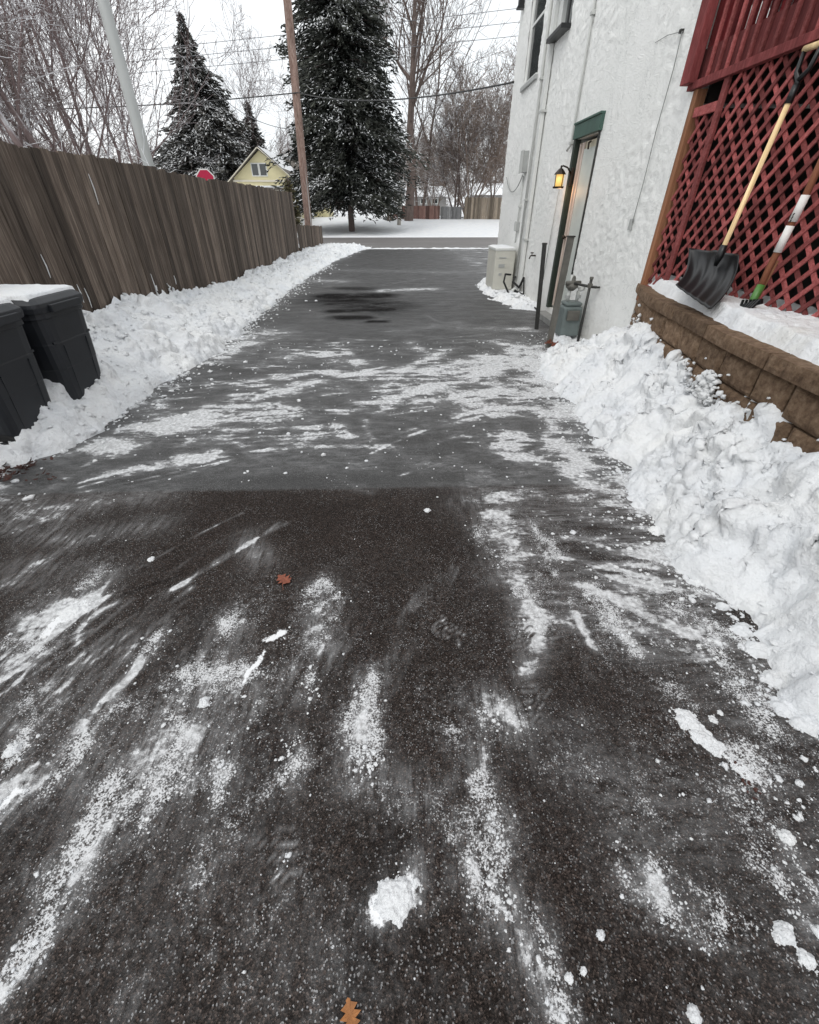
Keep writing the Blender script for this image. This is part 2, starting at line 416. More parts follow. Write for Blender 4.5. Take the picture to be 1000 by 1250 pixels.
# ================================================================== SETTING: terrain, street, driveway
def terrain_h(x, y):
    h = sstep(32.6, 48, y)*.72+sstep(34, 60, y)*.1
    far = (y > 32.7)
    h = h+far*(.12*fbm(x*.25, y*.25, 3)+.04*fbm(x*1.3, y*1.3, 8))
    side = ((x < -3.7) | (x > 6.2)) & (y < 22.5)
    h = h+side*(.10+.06*fbm(x*.7, y*.7, 5))
    return h
xs = np.concatenate([np.linspace(-400, -40, 25)[:-1], np.linspace(-40, -8, 60)[:-1], np.linspace(-8, 12, 140)[:-1], np.linspace(12, 40, 50)[:-1], np.linspace(40, 400, 25)])
ys = np.concatenate([np.linspace(-60, -4, 20)[:-1], np.linspace(-4, 32, 120)[:-1], np.linspace(32, 52, 140)[:-1], np.linspace(52, 100, 40)[:-1], np.linspace(100, 900, 30)])
X, Y, F = grid(xs, ys)
Z = terrain_h(X, Y)-.03
g = mesh_obj('ground', np.stack([X, Y, Z], 1), F, SNOW, smooth=True); tag(g, kind='structure')

X, Y, F = grid(np.linspace(-90, 90, 90), np.linspace(22.9, 32.6, 12))
st = mesh_obj('street', np.stack([X, Y, np.full_like(X, .0)], 1), F, STREET); tag(st, kind='structure')

# --- strokes of snow left on the asphalt, each given by points on the ground
# (x0,y0,x1,y1,halfwidth px, strength, kind)   kinds: s smear, g grain, c clump, w wet, e erase
ST = [
 # foreground, left of the middle
 (280, 765, 200, 895, 34, .62, 'g'), (172, 805, 205, 770, 16, .5, 'g'), (172, 808, 102, 893, 8, .95, 's'), (325, 800, 301, 832, 7, .8, 'c'),
 (348, 776, 332, 782, 8, .8, 'c'), (105, 738, 45, 762, 13, 1.0, 's'), (100, 742, 55, 772, 13, .72, 'c'), (100, 720, 40, 780, 36, .45, 'g'),
 (396, 716, 392, 780, 22, .68, 'g'), (450, 838, 438, 935, 24, .62, 'g'), (455, 850, 440, 925, 12, .5, 's'), (383, 820, 378, 862, 9, .6, 'g'), (303, 655, 318, 688, 12, .32, 's'),
 (120, 705, 30, 690, 20, .28, 's'), (60, 660, 200, 640, 12, .30, 's'), (210, 905, 100, 1050, 40, .72, 'g'), (100, 1050, 10, 1220, 26, .62, 'g'), (205, 910, 100, 1045, 26, .42, 's'),
 (165, 985, 85, 1072, 9, .85, 's'), (210, 930, 160, 990, 18, .5, 's'), (60, 1130, 5, 1230, 14, .55, 's'), (0, 985, 22, 965, 22, .95, 's'), (0, 990, 12, 975, 14, .8, 'c'), (275, 930, 266, 975, 8, .7, 'g'),
 (130, 880, 60, 960, 20, .45, 'g'), (30, 905, 10, 935, 12, .5, 'g'), (355, 925, 365, 900, 12, .5, 'g'), (360, 930, 352, 945, 18, .35, 'g'),
 (290, 850, 225, 935, 36, .65, 'g'), (255, 830, 220, 900, 20, .45, 's'), (150, 1060, 125, 1085, 26, .8, 'e'), (215, 800, 245, 760, 16, .6, 'e'), (180, 1180, 260, 1060, 40, .35, 'g'),
 (485, 1085, 468, 1105, 22, .98, 'c'), (492, 1068, 497, 1092, 20, .85, 's'), (500, 1090, 470, 1110, 18, 1., 's'), (450, 925, 436, 945, 14, .8, 'g'), (345, 1045, 352, 1050, 6, .7, 's'),
 (440, 950, 500, 985, 14, .3, 'g'), (500, 960, 560, 1010, 16, .3, 'g'),
 # foreground, middle and right
 (610, 612, 628, 700, 30, .72, 's'), (600, 615, 640, 640, 24, .5, 's'), (628, 700, 655, 768, 22, .8, 's'), (600, 640, 650, 760, 20, .45, 'g'), (655, 768, 640, 822, 12, .75, 's'), (665, 760, 700, 765, 10, .4, 's'), (580, 650, 605, 690, 10, .55, 'g'),
 (700, 712, 880, 792, 9, .8, 's'), (720, 740, 850, 795, 12, .5, 's'), (700, 690, 860, 740, 12, .42, 's'), (690, 655, 830, 685, 11, .45, 's'), (650, 625, 800, 650, 12, .38, 's'), (640, 600, 760, 612, 12, .35, 's'), (700, 735, 880, 790, 30, .42, 'g'),
 (705, 752, 722, 790, 8, .75, 's'), (755, 770, 775, 790, 10, .6, 'g'), (660, 640, 700, 720, 22, .45, 'g'), (600, 855, 630, 885, 18, .7, 's'), (600, 870, 640, 890, 20, .55, 'g'), (560, 850, 600, 870, 10, .4, 'g'),
 (588, 880, 600, 1010, 6, .6, 's'), (585, 960, 612, 1030, 16, .62, 'g'), (560, 900, 590, 980, 22, .25, 'g'), (575, 1075, 615, 1100, 20, .75, 's'), (570, 1085, 620, 1090, 12, .5, 'c'), (590, 1040, 600, 1110, 22, .66, 'g'), (605, 1100, 618, 1115, 10, .6, 'c'),
 (625, 1125, 668, 1225, 15, .42, 's'), (640, 1120, 670, 1230, 22, .5, 'g'), (815, 1085, 822, 1105, 13, .85, 's'), (770, 1060, 860, 1140, 26, .45, 'g'), (720, 960, 820, 1080, 34, .26, 'g'), (800, 1050, 800, 1110, 12, .45, 'g'), (845, 1145, 865, 1165, 9, .7, 's'), (870, 1150, 885, 1160, 8, .6, 's'),
 (833, 875, 850, 885, 8, .9, 'c'), (850, 890, 905, 945, 7, .75, 'c'), (905, 940, 928, 970, 5, .7, 'c'), (940, 1010, 1000, 1110, 16, .5, 'g'), (940, 1060, 990, 1140, 10, .5, 'g'), (900, 930, 1000, 990, 30, .42, 'g'),
 (680, 900, 800, 960, 40, .2, 'g'), (780, 800, 900, 860, 40, .15, 'g'), (500, 985, 560, 960, 12, .4, 's'),
 # middle distance
 (400, 456, 530, 454, 5, .62, 's'), (496, 452, 540, 430, 5, .75, 's'), (500, 418, 540, 445, 5, .55, 's'), (528, 452, 605, 440, 8, .8, 's'), (470, 486, 600, 456, 6, .9, 's'), (605, 440, 600, 470, 12, .7, 's'), (560, 455, 640, 470, 10, .5, 's'),
 (340, 436, 424, 432, 4, .55, 's'), (280, 490, 376, 470, 8, .65, 's'), (300, 470, 380, 455, 8, .4, 's'), (144, 542, 245, 508, 16, .85, 's'), (190, 500, 264, 528, 12, .6, 's'), (230, 540, 290, 528, 8, .65, 's'), (150, 580, 250, 555, 9, .55, 's'), (170, 520, 250, 500, 12, .5, 's'),
 (300, 412, 330, 408, 8, .55, 's'), (270, 435, 300, 420, 10, .6, 's'), (330, 410, 300, 440, 8, .35, 's'), (395, 343, 415, 344, 2.5, .5, 's'), (468, 355, 526, 353, 2.2, .75, 's'), (480, 346, 520, 340, 2.2, .35, 's'), (420, 330, 560, 333, 2, .25, 's'),
 (410, 520, 425, 535, 6, .75, 's'), (350, 548, 480, 545, 4, .55, 's'), (480, 550, 540, 590, 6, .42, 's'), (330, 560, 560, 570, 20, .32, 's'), (440, 500, 560, 520, 16, .34, 's'), (500, 480, 700, 490, 26, .45, 's'), (400, 580, 450, 600, 5, .5, 's'),
 (600, 480, 640, 580, 20, .5, 's'), (630, 430, 700, 520, 26, .6, 's'), (660, 500, 720, 600, 24, .55, 's'), (640, 575, 700, 570, 10, .55, 's'), (590, 590, 760, 620, 20, .42, 's'), (620, 420, 660, 432, 10, .6, 's'), (560, 400, 640, 402, 4, .35, 's'), (520, 385, 560, 402, 3, .3, 's'),
 (60, 620, 200, 600, 14, .42, 's'), (0, 600, 60, 640, 16, .5, 's'), (120, 560, 60, 600, 10, .35, 's'), (200, 590, 330, 580, 8, .35, 's'), (480, 405, 560, 395, 3, .35, 's'), (420, 440, 500, 470, 14, .35, 's'), (300, 500, 400, 540, 20, .35, 's'),
 (440, 500, 450, 540, 4, .4, 's'), (520, 520, 620, 528, 22, .55, 'e'), (440, 478, 400, 490, 14, .3, 'e'), (500, 560, 620, 560, 14, .3, 'e'),
 (240, 520, 300, 545, 5, .4, 's'),
 (600, 600, 640, 720, 34, .55, 's'), (615, 640, 650, 760, 26, .5, 's'), (700, 700, 860, 780, 22, .45, 's'), (560, 500, 620, 560, 20, .35, 's'), (640, 440, 690, 480, 18, .6, 's'), (400, 470, 470, 500, 10, .45, 's'), (330, 500, 420, 480, 8, .4, 's'), (270, 800, 180, 920, 26, .4, 's'), (60, 1140, 10, 1220, 24, .3, 's'), (850, 1000, 1000, 1200, 60, .2, 'g'), (300, 1000, 380, 1230, 60, .22, 'g'), (0, 850, 150, 1000, 50, .3, 'g'), (110, 460, 60, 540, 14, .5, 's'),
 # wet dark patch
 (412, 366, 462, 374, 10, .75, 'w'), (402, 362, 462, 361, 4.5, 1., 'w'), (400, 372, 470, 373, 2.2, .75, 'w'), (405, 380, 476, 378, 2.8, 1., 'w'), (415, 388, 445, 388, 3.5, 1., 'w'), (452, 393, 470, 393, 2.2, .9, 'w'), (420, 352, 450, 353, 3, .7, 'w'),
 (230, 700, 145, 727, 3, .55, 'w'), (250, 745, 235, 790, 9, .45, 'w'), (540, 705, 470, 715, 2, .35, 'w'),
 (475, 1015, 440, 1200, 40, .5, 'w'), (125, 1070, 150, 1055, 12, .4, 'w'), (510, 1150, 560, 1240, 40, .35, 'w'),
]
def stroke_fields(X, Y):
    f = {k: np.zeros_like(X) for k in 'sgcwe'}
    wx = X+.05*(fbm(X*6, Y*6, 41)-.5)*2; wy = Y+.05*(fbm(X*6, Y*6, 51)-.5)*2
    for x0, y0, x1, y1, w, s, k in ST:
        a = np.array(GZ(x0, y0)[:2]); b = np.array(GZ(x1, y1)[:2]); mx_, my_ = (x0+x1)/2, (y0+y1)/2
        wu = abs(GZ(mx_+w, my_)[0]-GZ(mx_, my_)[0]); wv = abs(GZ(mx_, my_-w)[1]-GZ(mx_, my_)[1])
        d = b-a; L = np.hypot(*d)+1e-6; u = d/L
        # anisotropic half width on the ground, across the stroke
        px = abs(u[1])*wu+abs(u[0])*wv
        if w <= 3 or k == 'w': px = wv if abs(u[0]) > abs(u[1]) else wu
        t = np.clip(((wx-a[0])*u[0]+(wy-a[1])*u[1]), 0, L)
        dd = np.hypot(wx-a[0]-u[0]*t, wy-a[1]-u[1]*t)/px
        v = s*np.exp(-(dd**2)*(1.1 if k != 'c' else 1.6))
        f[k] = np.maximum(f[k], v) if k != 'g' else 1-(1-f[k])*(1-v*.9)
    return f
# bank outlines (ground edge of each bank)
RE = np.array([(1.36, -2), (1.36, .4), (1.41, .7), (1.33, .80), (1.40, .97), (1.46, 1.22), (1.38, 1.40), (1.45, 1.88), (1.47, 2.22), (1.58, 2.85), (1.56, 3.77), (1.56, 4.5), (1.66, 5.0), (1.90, 5.4), (2.06, 5.65), (2.16, 6.1), (2.3, 6.6), (2.6, 7.0)])
LE = np.array([(-2.75, -2), (-2.75, 1.5), (-2.7, 2.5), (-2.42, 2.97), (-2.36, 3.5), (-2.30, 4.34), (-2.16, 5.56), (-2.22, 6.92), (-2.28, 9.45), (-2.24, 13.4), (-1.9, 18), (-1.42, 21.7), (-1.1, 22.7), (-1.0, 25)])
def redge(Y): return np.interp(Y, RE[:, 1], RE[:, 0])
def ledge(Y): return np.interp(Y, LE[:, 1], LE[:, 0])

xs = np.arange(-3.6, 2.56, .0135); ys = []; y = -3.0
while y < 23:
    ys.append(y); y += .03 if y < 0 else .0125+.0018*max(0, y-1)**1.5
xs = np.concatenate([xs, np.linspace(2.6, 6.2, 16)]); ys = np.array(ys)
X, Y, F = grid(xs, ys)
f = stroke_fields(X, Y)
erase = 1-np.clip(f['e'], 0, 1)
dR = redge(Y)-X; dL = X-ledge(Y)
nb = fbm(X*3.2, Y*5, 61, 5); nbs = fbm(X*2.4+.4*Y, Y*5.5, 77, 5, .62)
prox = np.exp(-np.clip(dR, 0, 9)/(.16+.22*sstep(1.6, 3, Y)))*.9+np.exp(-np.clip(dL, 0, 9)/.13)*.8
prox *= np.clip(.25+1.6*(nb-.35), 0, 1.2)
midz = sstep(2.2, 2.6, Y)*(1-sstep(5.2, 7.5, Y))
smear = np.maximum(f['s'], .62*f['g']*(Y < 2.4))*erase*(.65+.9*nb)+prox*.85+midz*np.clip(nbs-.47, 0, 1)*1.7*erase
smear += (1-sstep(7, 22, Y))*0+sstep(6, 9, Y)*np.clip(nbs-.60, 0, 1)*1.2
smear += sstep(21.6, 22.8, Y)*.35*nb
zone = sstep(2.285, 2.32, Y+.012*(fbm(X*5, Y*0, 4)-.5)*2)
# the darker strip just beyond the seam is clean
strip = np.exp(-((Y-2.42)/.10)**2)*(X > -1.9)*(X < .45); smear *= 1-.8*strip
brown = np.exp(-(((X+.5)/.85)**4))*sstep(1.55, 1.8, Y)*(1-sstep(2.25, 2.3, Y))
grain = f['g']*erase*(.6+.8*nb)+(1-zone)*(.18+.38*np.clip(fbm(X*2.2, Y*1.6, 91, 5)-.42, 0, 1))*(1-.85*brown)+prox*.45+.10*zone
grain += (1-zone)*sstep(.3, 1.3, X)*.12
# thin scrape lines left by the shovel blade
rs = np.random.default_rng(44)
def scrape(x0, y0, x1, y1, hw, amp, bend):
    n = 7; ts = np.linspace(0, 1, n); dx, dy = x1-x0, y1-y0; L = math.hypot(dx, dy)
    bx = x0+dx*ts-dy/L*bend*np.sin(ts*math.pi); by = y0+dy*ts+dx/L*bend*np.sin(ts*math.pi)
    sel = np.where((X > bx.min()-4*hw) & (X < bx.max()+4*hw) & (Y > by.min()-4*hw) & (Y < by.max()+4*hw))[0]
    if not len(sel): return
    x, y = X[sel], Y[sel]; best = np.full(len(sel), 9.)
    for i in range(n-1):
        ax_, ay_ = bx[i], by[i]; ux, uy = bx[i+1]-ax_, by[i+1]-ay_; l2 = ux*ux+uy*uy+1e-9
        t = np.clip(((x-ax_)*ux+(y-ay_)*uy)/l2, 0, 1); best = np.minimum(best, np.hypot(x-ax_-ux*t, y-ay_-uy*t))
    v = amp*np.exp(-(best/hw)**2)*np.clip(2.4*fbm(x*6, y*6, 301, 3)-.55, 0, 1.2)
    smear[sel] = smear[sel]+v
for g_ in range(26):       # sweeps across the middle of the drive, in fans of parallel lines
    cx, cy = rs.uniform(-1.9, 1.3), 2.6+3.6*rs.uniform()**1.2; an = rs.normal(.12, .28); L_ = rs.uniform(.5, 1.5)
    for k in range(rs.integers(3, 8)):
        o_ = rs.normal(0, .16); ca, sa = math.cos(an), math.sin(an); hx = cx-sa*o_; hy_ = cy+ca*o_
        scrape(hx-ca*L_/2, hy_-sa*L_/2, hx+ca*L_/2*rs.uniform(.6, 1), hy_+sa*L_/2, rs.uniform(.010, .028), rs.uniform(.22, .6), rs.normal(0, .05))
for g_ in range(12):       # scrapes running from the right bank
    cx, cy = rs.uniform(.75, 1.35), rs.uniform(1.3, 3.2); an = rs.normal(-.22, .12)
    for k in range(rs.integers(3, 7)):
        o_ = rs.normal(0, .10); ca, sa = math.cos(an), math.sin(an); hx = cx-sa*o_; hy_ = cy+ca*o_; L_ = rs.uniform(.3, .9)
        scrape(hx-ca*L_/2, hy_-sa*L_/2, hx+ca*L_/2, hy_+sa*L_/2, rs.uniform(.008, .020), rs.uniform(.25, .6), rs.normal(0, .03))
for g_ in range(16):       # scrapes along the drive in the left foreground
    cx, cy = rs.uniform(-1.7, .3), rs.uniform(.2, 1.7); an = math.pi/2-rs.normal(.42, .16)
    if cx > -.9 and cy > 1.3: continue
    for k in range(rs.integers(3, 8)):
        o_ = rs.normal(0, .08); ca, sa = math.cos(an), math.sin(an); hx = cx-sa*o_; hy_ = cy+ca*o_; L_ = rs.uniform(.2, .8)
        scrape(hx-ca*L_/2, hy_-sa*L_/2, hx+ca*L_/2, hy_+sa*L_/2, rs.uniform(.006, .016), rs.uniform(.18, .5), rs.normal(0, .03))
sdir = (1-sstep(2.1, 2.4, Y))*np.where(X < .62, 1.0, -1.0)*sstep(0, .25, np.abs(X-.62))
f['s'] = f['s']
patch = np.clip(2.3*fbm(X*11, Y*8, 131, 4, .6)-.66, .08, 1.15)
grain = np.minimum(grain*(.30+1.0*patch), .82)
smear *= .55+.75*np.clip(2.2*fbm(X*7, Y*13, 141, 4, .6)-.6, 0, 1.1)
clump = f['c']
wet = np.clip(f['w']*1.7-.35+.5*(fbm(X*5, Y*9, 171, 4)-.4), 0, 1)*(f['w'] > .08)
# shoe-tread prints pressed into the thin snow
def tread(px, py, ang, n=5):
    global smear
    cx, cy, _ = GZ(px, py); ca, sa = math.cos(ang), math.sin(ang)
    u = (X-cx)*ca+(Y-cy)*sa; v = -(X-cx)*sa+(Y-cy)*ca
    inside = (np.abs(u) < .045+.01*np.sin(v*30))*(np.abs(v) < .07)
    bars = (np.abs(((v+.5*np.abs(u))/.024) % 1-.5) > .30)
    smear = np.where(inside, np.where(bars, np.maximum(smear, .7*vnoise(X*45, Y*45, 9)+.12), smear*.45), smear)
tread(595, 1035, .4); tread(446, 938, -.2); tread(636, 778, -.3); tread(600, 1015, .35); tread(548, 772, .9); tread(415, 527, .2); tread(150, 985, .8); tread(345, 1045, .5); tread(650, 858, -.4)
road = mesh_obj('driveway', np.stack([X, Y, np.full_like(X, .004)+.004*fbm(X*.8, Y*.8, 2)], 1), F, ASPH, smooth=True,
   attrs={'smear': np.clip(smear, 0, 1.1), 'grain': np.clip(grain, 0, 1), 'clump': clump, 'wet': wet, 'zone': zone, 'sdir': sdir})
tag(road, kind='structure')

# --- heightfield snow
def snow_field(name, xs, ys, hfun, kind='stuff', base=0.0, label=None, cut=.004, mat=None, rfun=None):
    X, Y, F = grid(xs, ys)
    if rfun is None: h = hfun(X, Y)
    else: hb, r = rfun(X, Y); h = hb+r
    keep = (h[F] > cut).any(1); F = F[keep]
    if rfun is None: V = np.stack([X, Y, base+np.maximum(h, -.01)], 1)
    else:
        H = hb.reshape(len(ys), len(xs)); gy_, gx_ = np.gradient(H, ys, xs); gx_ = np.clip(gx_.ravel(), -2, 2); gy_ = np.clip(gy_.ravel(), -2, 2)
        nl = np.sqrt(1+gx_**2+gy_**2); V = np.stack([X-gx_/nl*r, Y-gy_/nl*r, base+np.maximum(hb+r/nl, -.012)], 1)
    V, F, _ = compact(V, F)
    o = mesh_obj(name, V, F, mat or SNOW, smooth=True); tag(o, label, 'snow', kind=kind); return o
def rough_snow(X, Y, a=1.0, seed=0):
    wx = X+.035*(fbm(X*9, Y*9, seed+1)-.5); wy = Y+.035*(fbm(X*9, Y*9, seed+2)-.5)
    big = .085*(fbm(wx*3.0, wy*3.0, seed)-.45)+.045*lumps(wx, wy, .20, seed+11)
    m1 = .048*lumps(wx+wy*.3, wy-wx*.2, .10, seed+12); m2 = .030*lumps(wx-wy*.2, wy, .052, seed+13); m3 = .016*lumps(wx+.3, wy, .027, seed+14)
    msk = .25+1.0*sstep(.38, .60, fbm(X*2.3, Y*2.3, seed+30, 4))
    return a*(big+(m1+m2+m3)*msk+.008*(fbm(wx*30, wy*30, seed+50, 3)-.5)-.045)
def hr_right(X, Y):
    ed = redge(Y)-.03+.20*(fbm(X*0+3, Y*4, 21, 4, .6)-.5)+.14*(fbm(X*8, Y*8, 31, 4)-.5)
    d = X-ed
    top = np.interp(Y, [-2, .5, 1.5, 2.3, 3.4, 4.2, 4.8, 5.2, 6.0, 6.6, 7.1], [.55, .55, .55, .54, .47, .54, .34, .20, .09, .05, .0])
    wid = np.interp(Y, [-2, 2.0, 3.5, 4.5, 5.2, 7], [.52, .52, .60, .72, .85, .6])
    s = np.clip(d/wid, 0, 1); h = top*(.35*s**.8+.65*s**1.4)+np.clip(d, 0, .12)*.2
    h = h-.04*(1-sstep(0, .06, d))
    amp = .35+.65*sstep(0, .25, d)
    r = rough_snow(X*1.4+.25*h, Y, 1.15, 100)*amp
    return np.where(d > -.14, h, -.2), r
def h_right(X, Y): a, b = hr_right(X, Y); return a+b
o1 = snow_field('snow_bank', np.arange(1.15, 2.56, .0115), np.arange(-2, 7.25, .0115), h_right, rfun=hr_right, label='shovelled white snow bank heaped against the block retaining wall and house')
def hr_left(X, Y):
    ed = ledge(Y)+.16*(fbm(X*0+7, Y*2.5, 22, 3)-.5)+.08*(fbm(X*9, Y*9, 32, 4)-.5)
    d = ed-X
    top = np.interp(Y, [-2, 2.4, 3.1, 4.0, 4.6, 5.2, 6.0, 6.8, 8, 11, 15, 22, 23], [.16, .22, .32, .42, .46, .52, .54, .38, .32, .22, .20, .18, .12])
    wid = np.interp(Y, [-2, 3.2, 4.2, 5, 6, 10, 20], [.38, .38, .6, .85, .9, .8, .7])
    s = np.clip(d/wid, 0, 1); h = top*(s**.8)
    h = h-.04*(1-sstep(0, .06, d))
    amp = .4+.6*sstep(0, .25, d)
    r = rough_snow(X*1.15, Y, 1.3, 200)*amp
    return np.where(d > -.15, h, -.2), r
def h_left(X, Y): a, b = hr_left(X, Y); return a+b
o2 = snow_field('snow_bank', np.arange(-3.385, -.9, .017), np.concatenate([np.arange(-1, 9, .017), np.arange(9, 22.9, .035)]), h_left, rfun=hr_left, label='long ploughed snow bank piled along the tall wooden fence')
def h_ac(X, Y):
    ed = np.interp(Y, [8.0, 8.3, 8.9, 9.6, 10.2, 11.2, 11.9, 12.2], [2.5, 2.16, 2.05, 1.92, 1.84, 1.95, 2.2, 2.6])+.12*(fbm(X*6, Y*6, 33)-.5)
    d = X-ed; return np.where(d > -.1, .10*np.clip(d/.15, -.3, 1)+rough_snow(X, Y, .8, 300), -1)
snow_field('snow_patch', np.arange(1.7, 2.56, .02), np.arange(7.9, 12.4, .02), h_ac, label='patch of snow under and around the beige condenser unit')
# low ridge of snow where the drive meets the street
def h_ridge(X, Y):
    return .05*np.exp(-((Y-22.75)/.18)**2)-.035+.05*(fbm(X*2, Y*2, 71)-.45)+.03*lumps(X, Y, .2, 81)-.0
snow_field('snow_ridge', np.arange(-1.6, 6.2, .04), np.arange(22.2, 23.3, .04), h_ridge, label='thin broken ridge of ploughed snow where driveway meets street')
snow_field('snow_pile', np.arange(-12, -1.0, .05), np.arange(22.4, 24.2, .05), lambda X, Y: .2*np.exp(-((Y-23.2)/.5)**2)*(.5+.8*fbm(X, Y, 5))*np.clip((-.9-X), 0, 1)+rough_snow(X, Y, .8, 400)-.05, label='snow piled at the kerb beyond the short fence end')

# --- loose snow crumbs
def ico():
    t = (1+5**.5)/2
    v = np.array([(-1, t, 0), (1, t, 0), (-1, -t, 0), (1, -t, 0), (0, -1, t), (0, 1, t), (0, -1, -t), (0, 1, -t), (t, 0, -1), (t, 0, 1), (-t, 0, -1), (-t, 0, 1)], float)
    v /= np.linalg.norm(v[0])
    f = [(0, 11, 5), (0, 5, 1), (0, 1, 7), (0, 7, 10), (0, 10, 11), (1, 5, 9), (5, 11, 4), (11, 10, 2), (10, 7, 6), (7, 1, 8), (3, 9, 4), (3, 4, 2), (3, 2, 6), (3, 6, 8), (3, 8, 9), (4, 9, 5), (2, 4, 11), (6, 2, 10), (8, 6, 7), (9, 8, 1)]
    mid = {}; v = list(map(tuple, v)); nf = []
    def mp(a, b):
        k = (min(a, b), max(a, b))
        if k not in mid:
            p = (np.array(v[a])+np.array(v[b])); p /= np.linalg.norm(p); mid[k] = len(v); v.append(tuple(p))
        return mid[k]
    for a, b, c in f:
        x, y, z = mp(a, b), mp(b, c), mp(c, a); nf += [(a, x, z), (b, y, x), (c, z, y), (x, y, z)]
    return np.array(v), np.array(nf)
IV, IF = ico()
def blobs(name, P, S, mat, seed=0, flat=.6, jit=.22, label=None):
    rng = np.random.default_rng(seed); n = len(P); k = len(IV)
    sc3 = np.stack([S*rng.uniform(.7, 1.3, n), S*rng.uniform(.7, 1.3, n), S*rng.uniform(flat*.7, flat*1.2, n)], 1)
    a = rng.uniform(0, 6.28, n); V = IV[None]*(1+rng.normal(0, jit, (n, k))[..., None])*sc3[:, None]
    c, s = np.cos(a)[:, None], np.sin(a)[:, None]
    V = np.stack([V[..., 0]*c-V[..., 1]*s, V[..., 0]*s+V[..., 1]*c, V[..., 2]], -1)+P[:, None]
    Fa = (IF[None]+(np.arange(n)*k)[:, None, None]).reshape(-1, 3)
    o = mesh_obj(name, V.reshape(-1, 3), Fa, mat, smooth=False)
    return o
rng = np.random.default_rng(7)
P = []; S = []
def addc(x, y, z, s): P.append((x, y, z)); S.append(s)
for i in range(1700):     # along the right bank edge
    y = rng.uniform(-.3, 6.4); d = rng.exponential(.13); x = redge(np.array([y]))[0]-d+.06
    s = rng.choice([.004, .006, .009, .014], p=[.45, .3, .18, .07]); addc(x, y, .005+s*.3, s)
for i in range(1300):     # along the left bank edge
    y = rng.uniform(1.5, 16); d = rng.exponential(.12); x = ledge(np.array([y]))[0]+d-.08
    s = rng.choice([.006, .01, .016, .024], p=[.4, .3, .2, .1]); addc(x, y, .005+s*.3, s)
for x0, y0, x1, y1, w, s_, k in ST:
    if k in 'gcs' and s_ > .4:
        a = GZ(x0, y0); b = GZ(x1, y1)
        wv = abs(GZ((x0+x1)/2, (y0+y1)/2-w)[1]-GZ((x0+x1)/2, (y0+y1)/2)[1]); wu = abs(GZ((x0+x1)/2+w, (y0+y1)/2)[0]-GZ((x0+x1)/2, (y0+y1)/2)[0])
        for j in range(int(10+70*s_*(k == 'g'))):
            t = rng.uniform(); q = rng.choice([.0016, .0026, .0042, .007], p=[.5, .3, .16, .04])
            addc(a[0]+(b[0]-a[0])*t+rng.normal(0, wu*.7), a[1]+(b[1]-a[1])*t+rng.normal(0, wv*.7), .006+q*.3, q)
for i in range(2300):     # foreground speckle
    x = rng.uniform(-2.6, 1.6); y = rng.uniform(.02, 2.25)
    if -1.2 < x < .4 and y > 1.4 and rng.uniform() < .85: continue
    if x < .2 and rng.uniform() < .35: continue
    q = rng.choice([.0012, .002, .0036, .006], p=[.6, .28, .10, .02]); addc(x, y, .006+q*.3, q)
    if vnoise(np.array([x*2.5]), np.array([y*2.5]), 5)[0] < .5: P.pop(); S.pop()
for i in range(500):
    x = rng.uniform(-2.2, 1.9); y = rng.uniform(2.4, 6); q = rng.choice([.004, .007, .011, .018], p=[.5, .3, .15, .05]); addc(x, y, .005+q*.3, q)
def on_bank(n, hf, x0, x1, y0, y1, sizes, pr, ypow=1.0):
    x = rng.uniform(x0, x1, n); y = y0+(y1-y0)*rng.uniform(0, 1, n)**ypow; h = hf(x, y); keepm = fbm(x*2.3, y*2.3, 130, 4) > rng.uniform(.3, .6, n); x = x[keepm]; y = y[keepm]; h = h[keepm]
    s_ = rng.choice(sizes, len(x), p=pr); ok = h > .004
    for a, b, c, d in zip(x[ok], y[ok], h[ok], s_[ok]): addc(a, b, c-d*.1, d)
on_bank(6500, h_right, 1.25, 2.5, -.2, 6.6, [.003, .005, .009, .015], [.4, .34, .21, .05], 1.1)
on_bank(8500, h_left, -3.38, -1.6, 2.2, 21, [.008, .014, .022, .036], [.42, .33, .2, .05], 1.6)
on_bank(500, h_ac, 1.8, 2.5, 8, 12, [.012, .02, .03, .05], [.4, .33, .2, .07])
o = blobs('snow_crumbs', np.array(P), np.array(S), SNOW, 3); tag(o, 'fine crumbs of snow scattered over the asphalt driveway', 'snow', kind='stuff')

# lumpy snow chunks one can point at
def chunk(px, py, wpx, label, seed, el=1.0, ang=0.0, h=.5):
    cx, cy, _ = GZ(px, py); r = abs(GZ(px+wpx, py)[0]-cx); st_ = max(.0016, r/24); R_ = r*max(1, el)*1.7
    xs_ = np.arange(-R_, R_, st_); X, Y, F = grid(xs_, xs_); ca, sa = math.cos(ang), math.sin(ang)
    u, v = (X*ca+Y*sa)/el, -X*sa+Y*ca
    q = seed*3.7; k = 1/r
    d = np.hypot(u, v)/r+1.25*(fbm(X*k*1.6+q, Y*k*1.6+q, seed, 5, .65)-.5)
    e = np.clip(1-d, -.3, 1)
    det_ = .34*lumps(X*k+q, Y*k, .55, seed)+.2*lumps(X*k+q, Y*k, .25, seed+1)+.14*(fbm(X*k*7+q, Y*k*7, seed+2, 3)-.5)
    hh = r*h*1.3*(np.sign(e)*np.abs(e)**.55*.55+np.where(e > 0, det_, 0)*np.clip(e*3, 0, 1))
    keep = (hh[F] > 0).any(1); V, F, _ = compact(np.stack([X, Y, np.maximum(hh, -.003)], 1), F[keep])
    o = mesh_obj('snow_chunk', V, F, SNOW, smooth=True)
    o.location = (cx, cy, .007); tag(o, label, 'snow chunk', 'loose snow chunks lying on the drive')
chunk(485, 1094, 22, 'broad flattened snow chunk at the bottom centre of the driveway', 1, 1.3, .5, .3)
chunk(957, 1140, 13, 'larger of two white snow lumps near the lower right corner', 2, .8, -.5, .6)
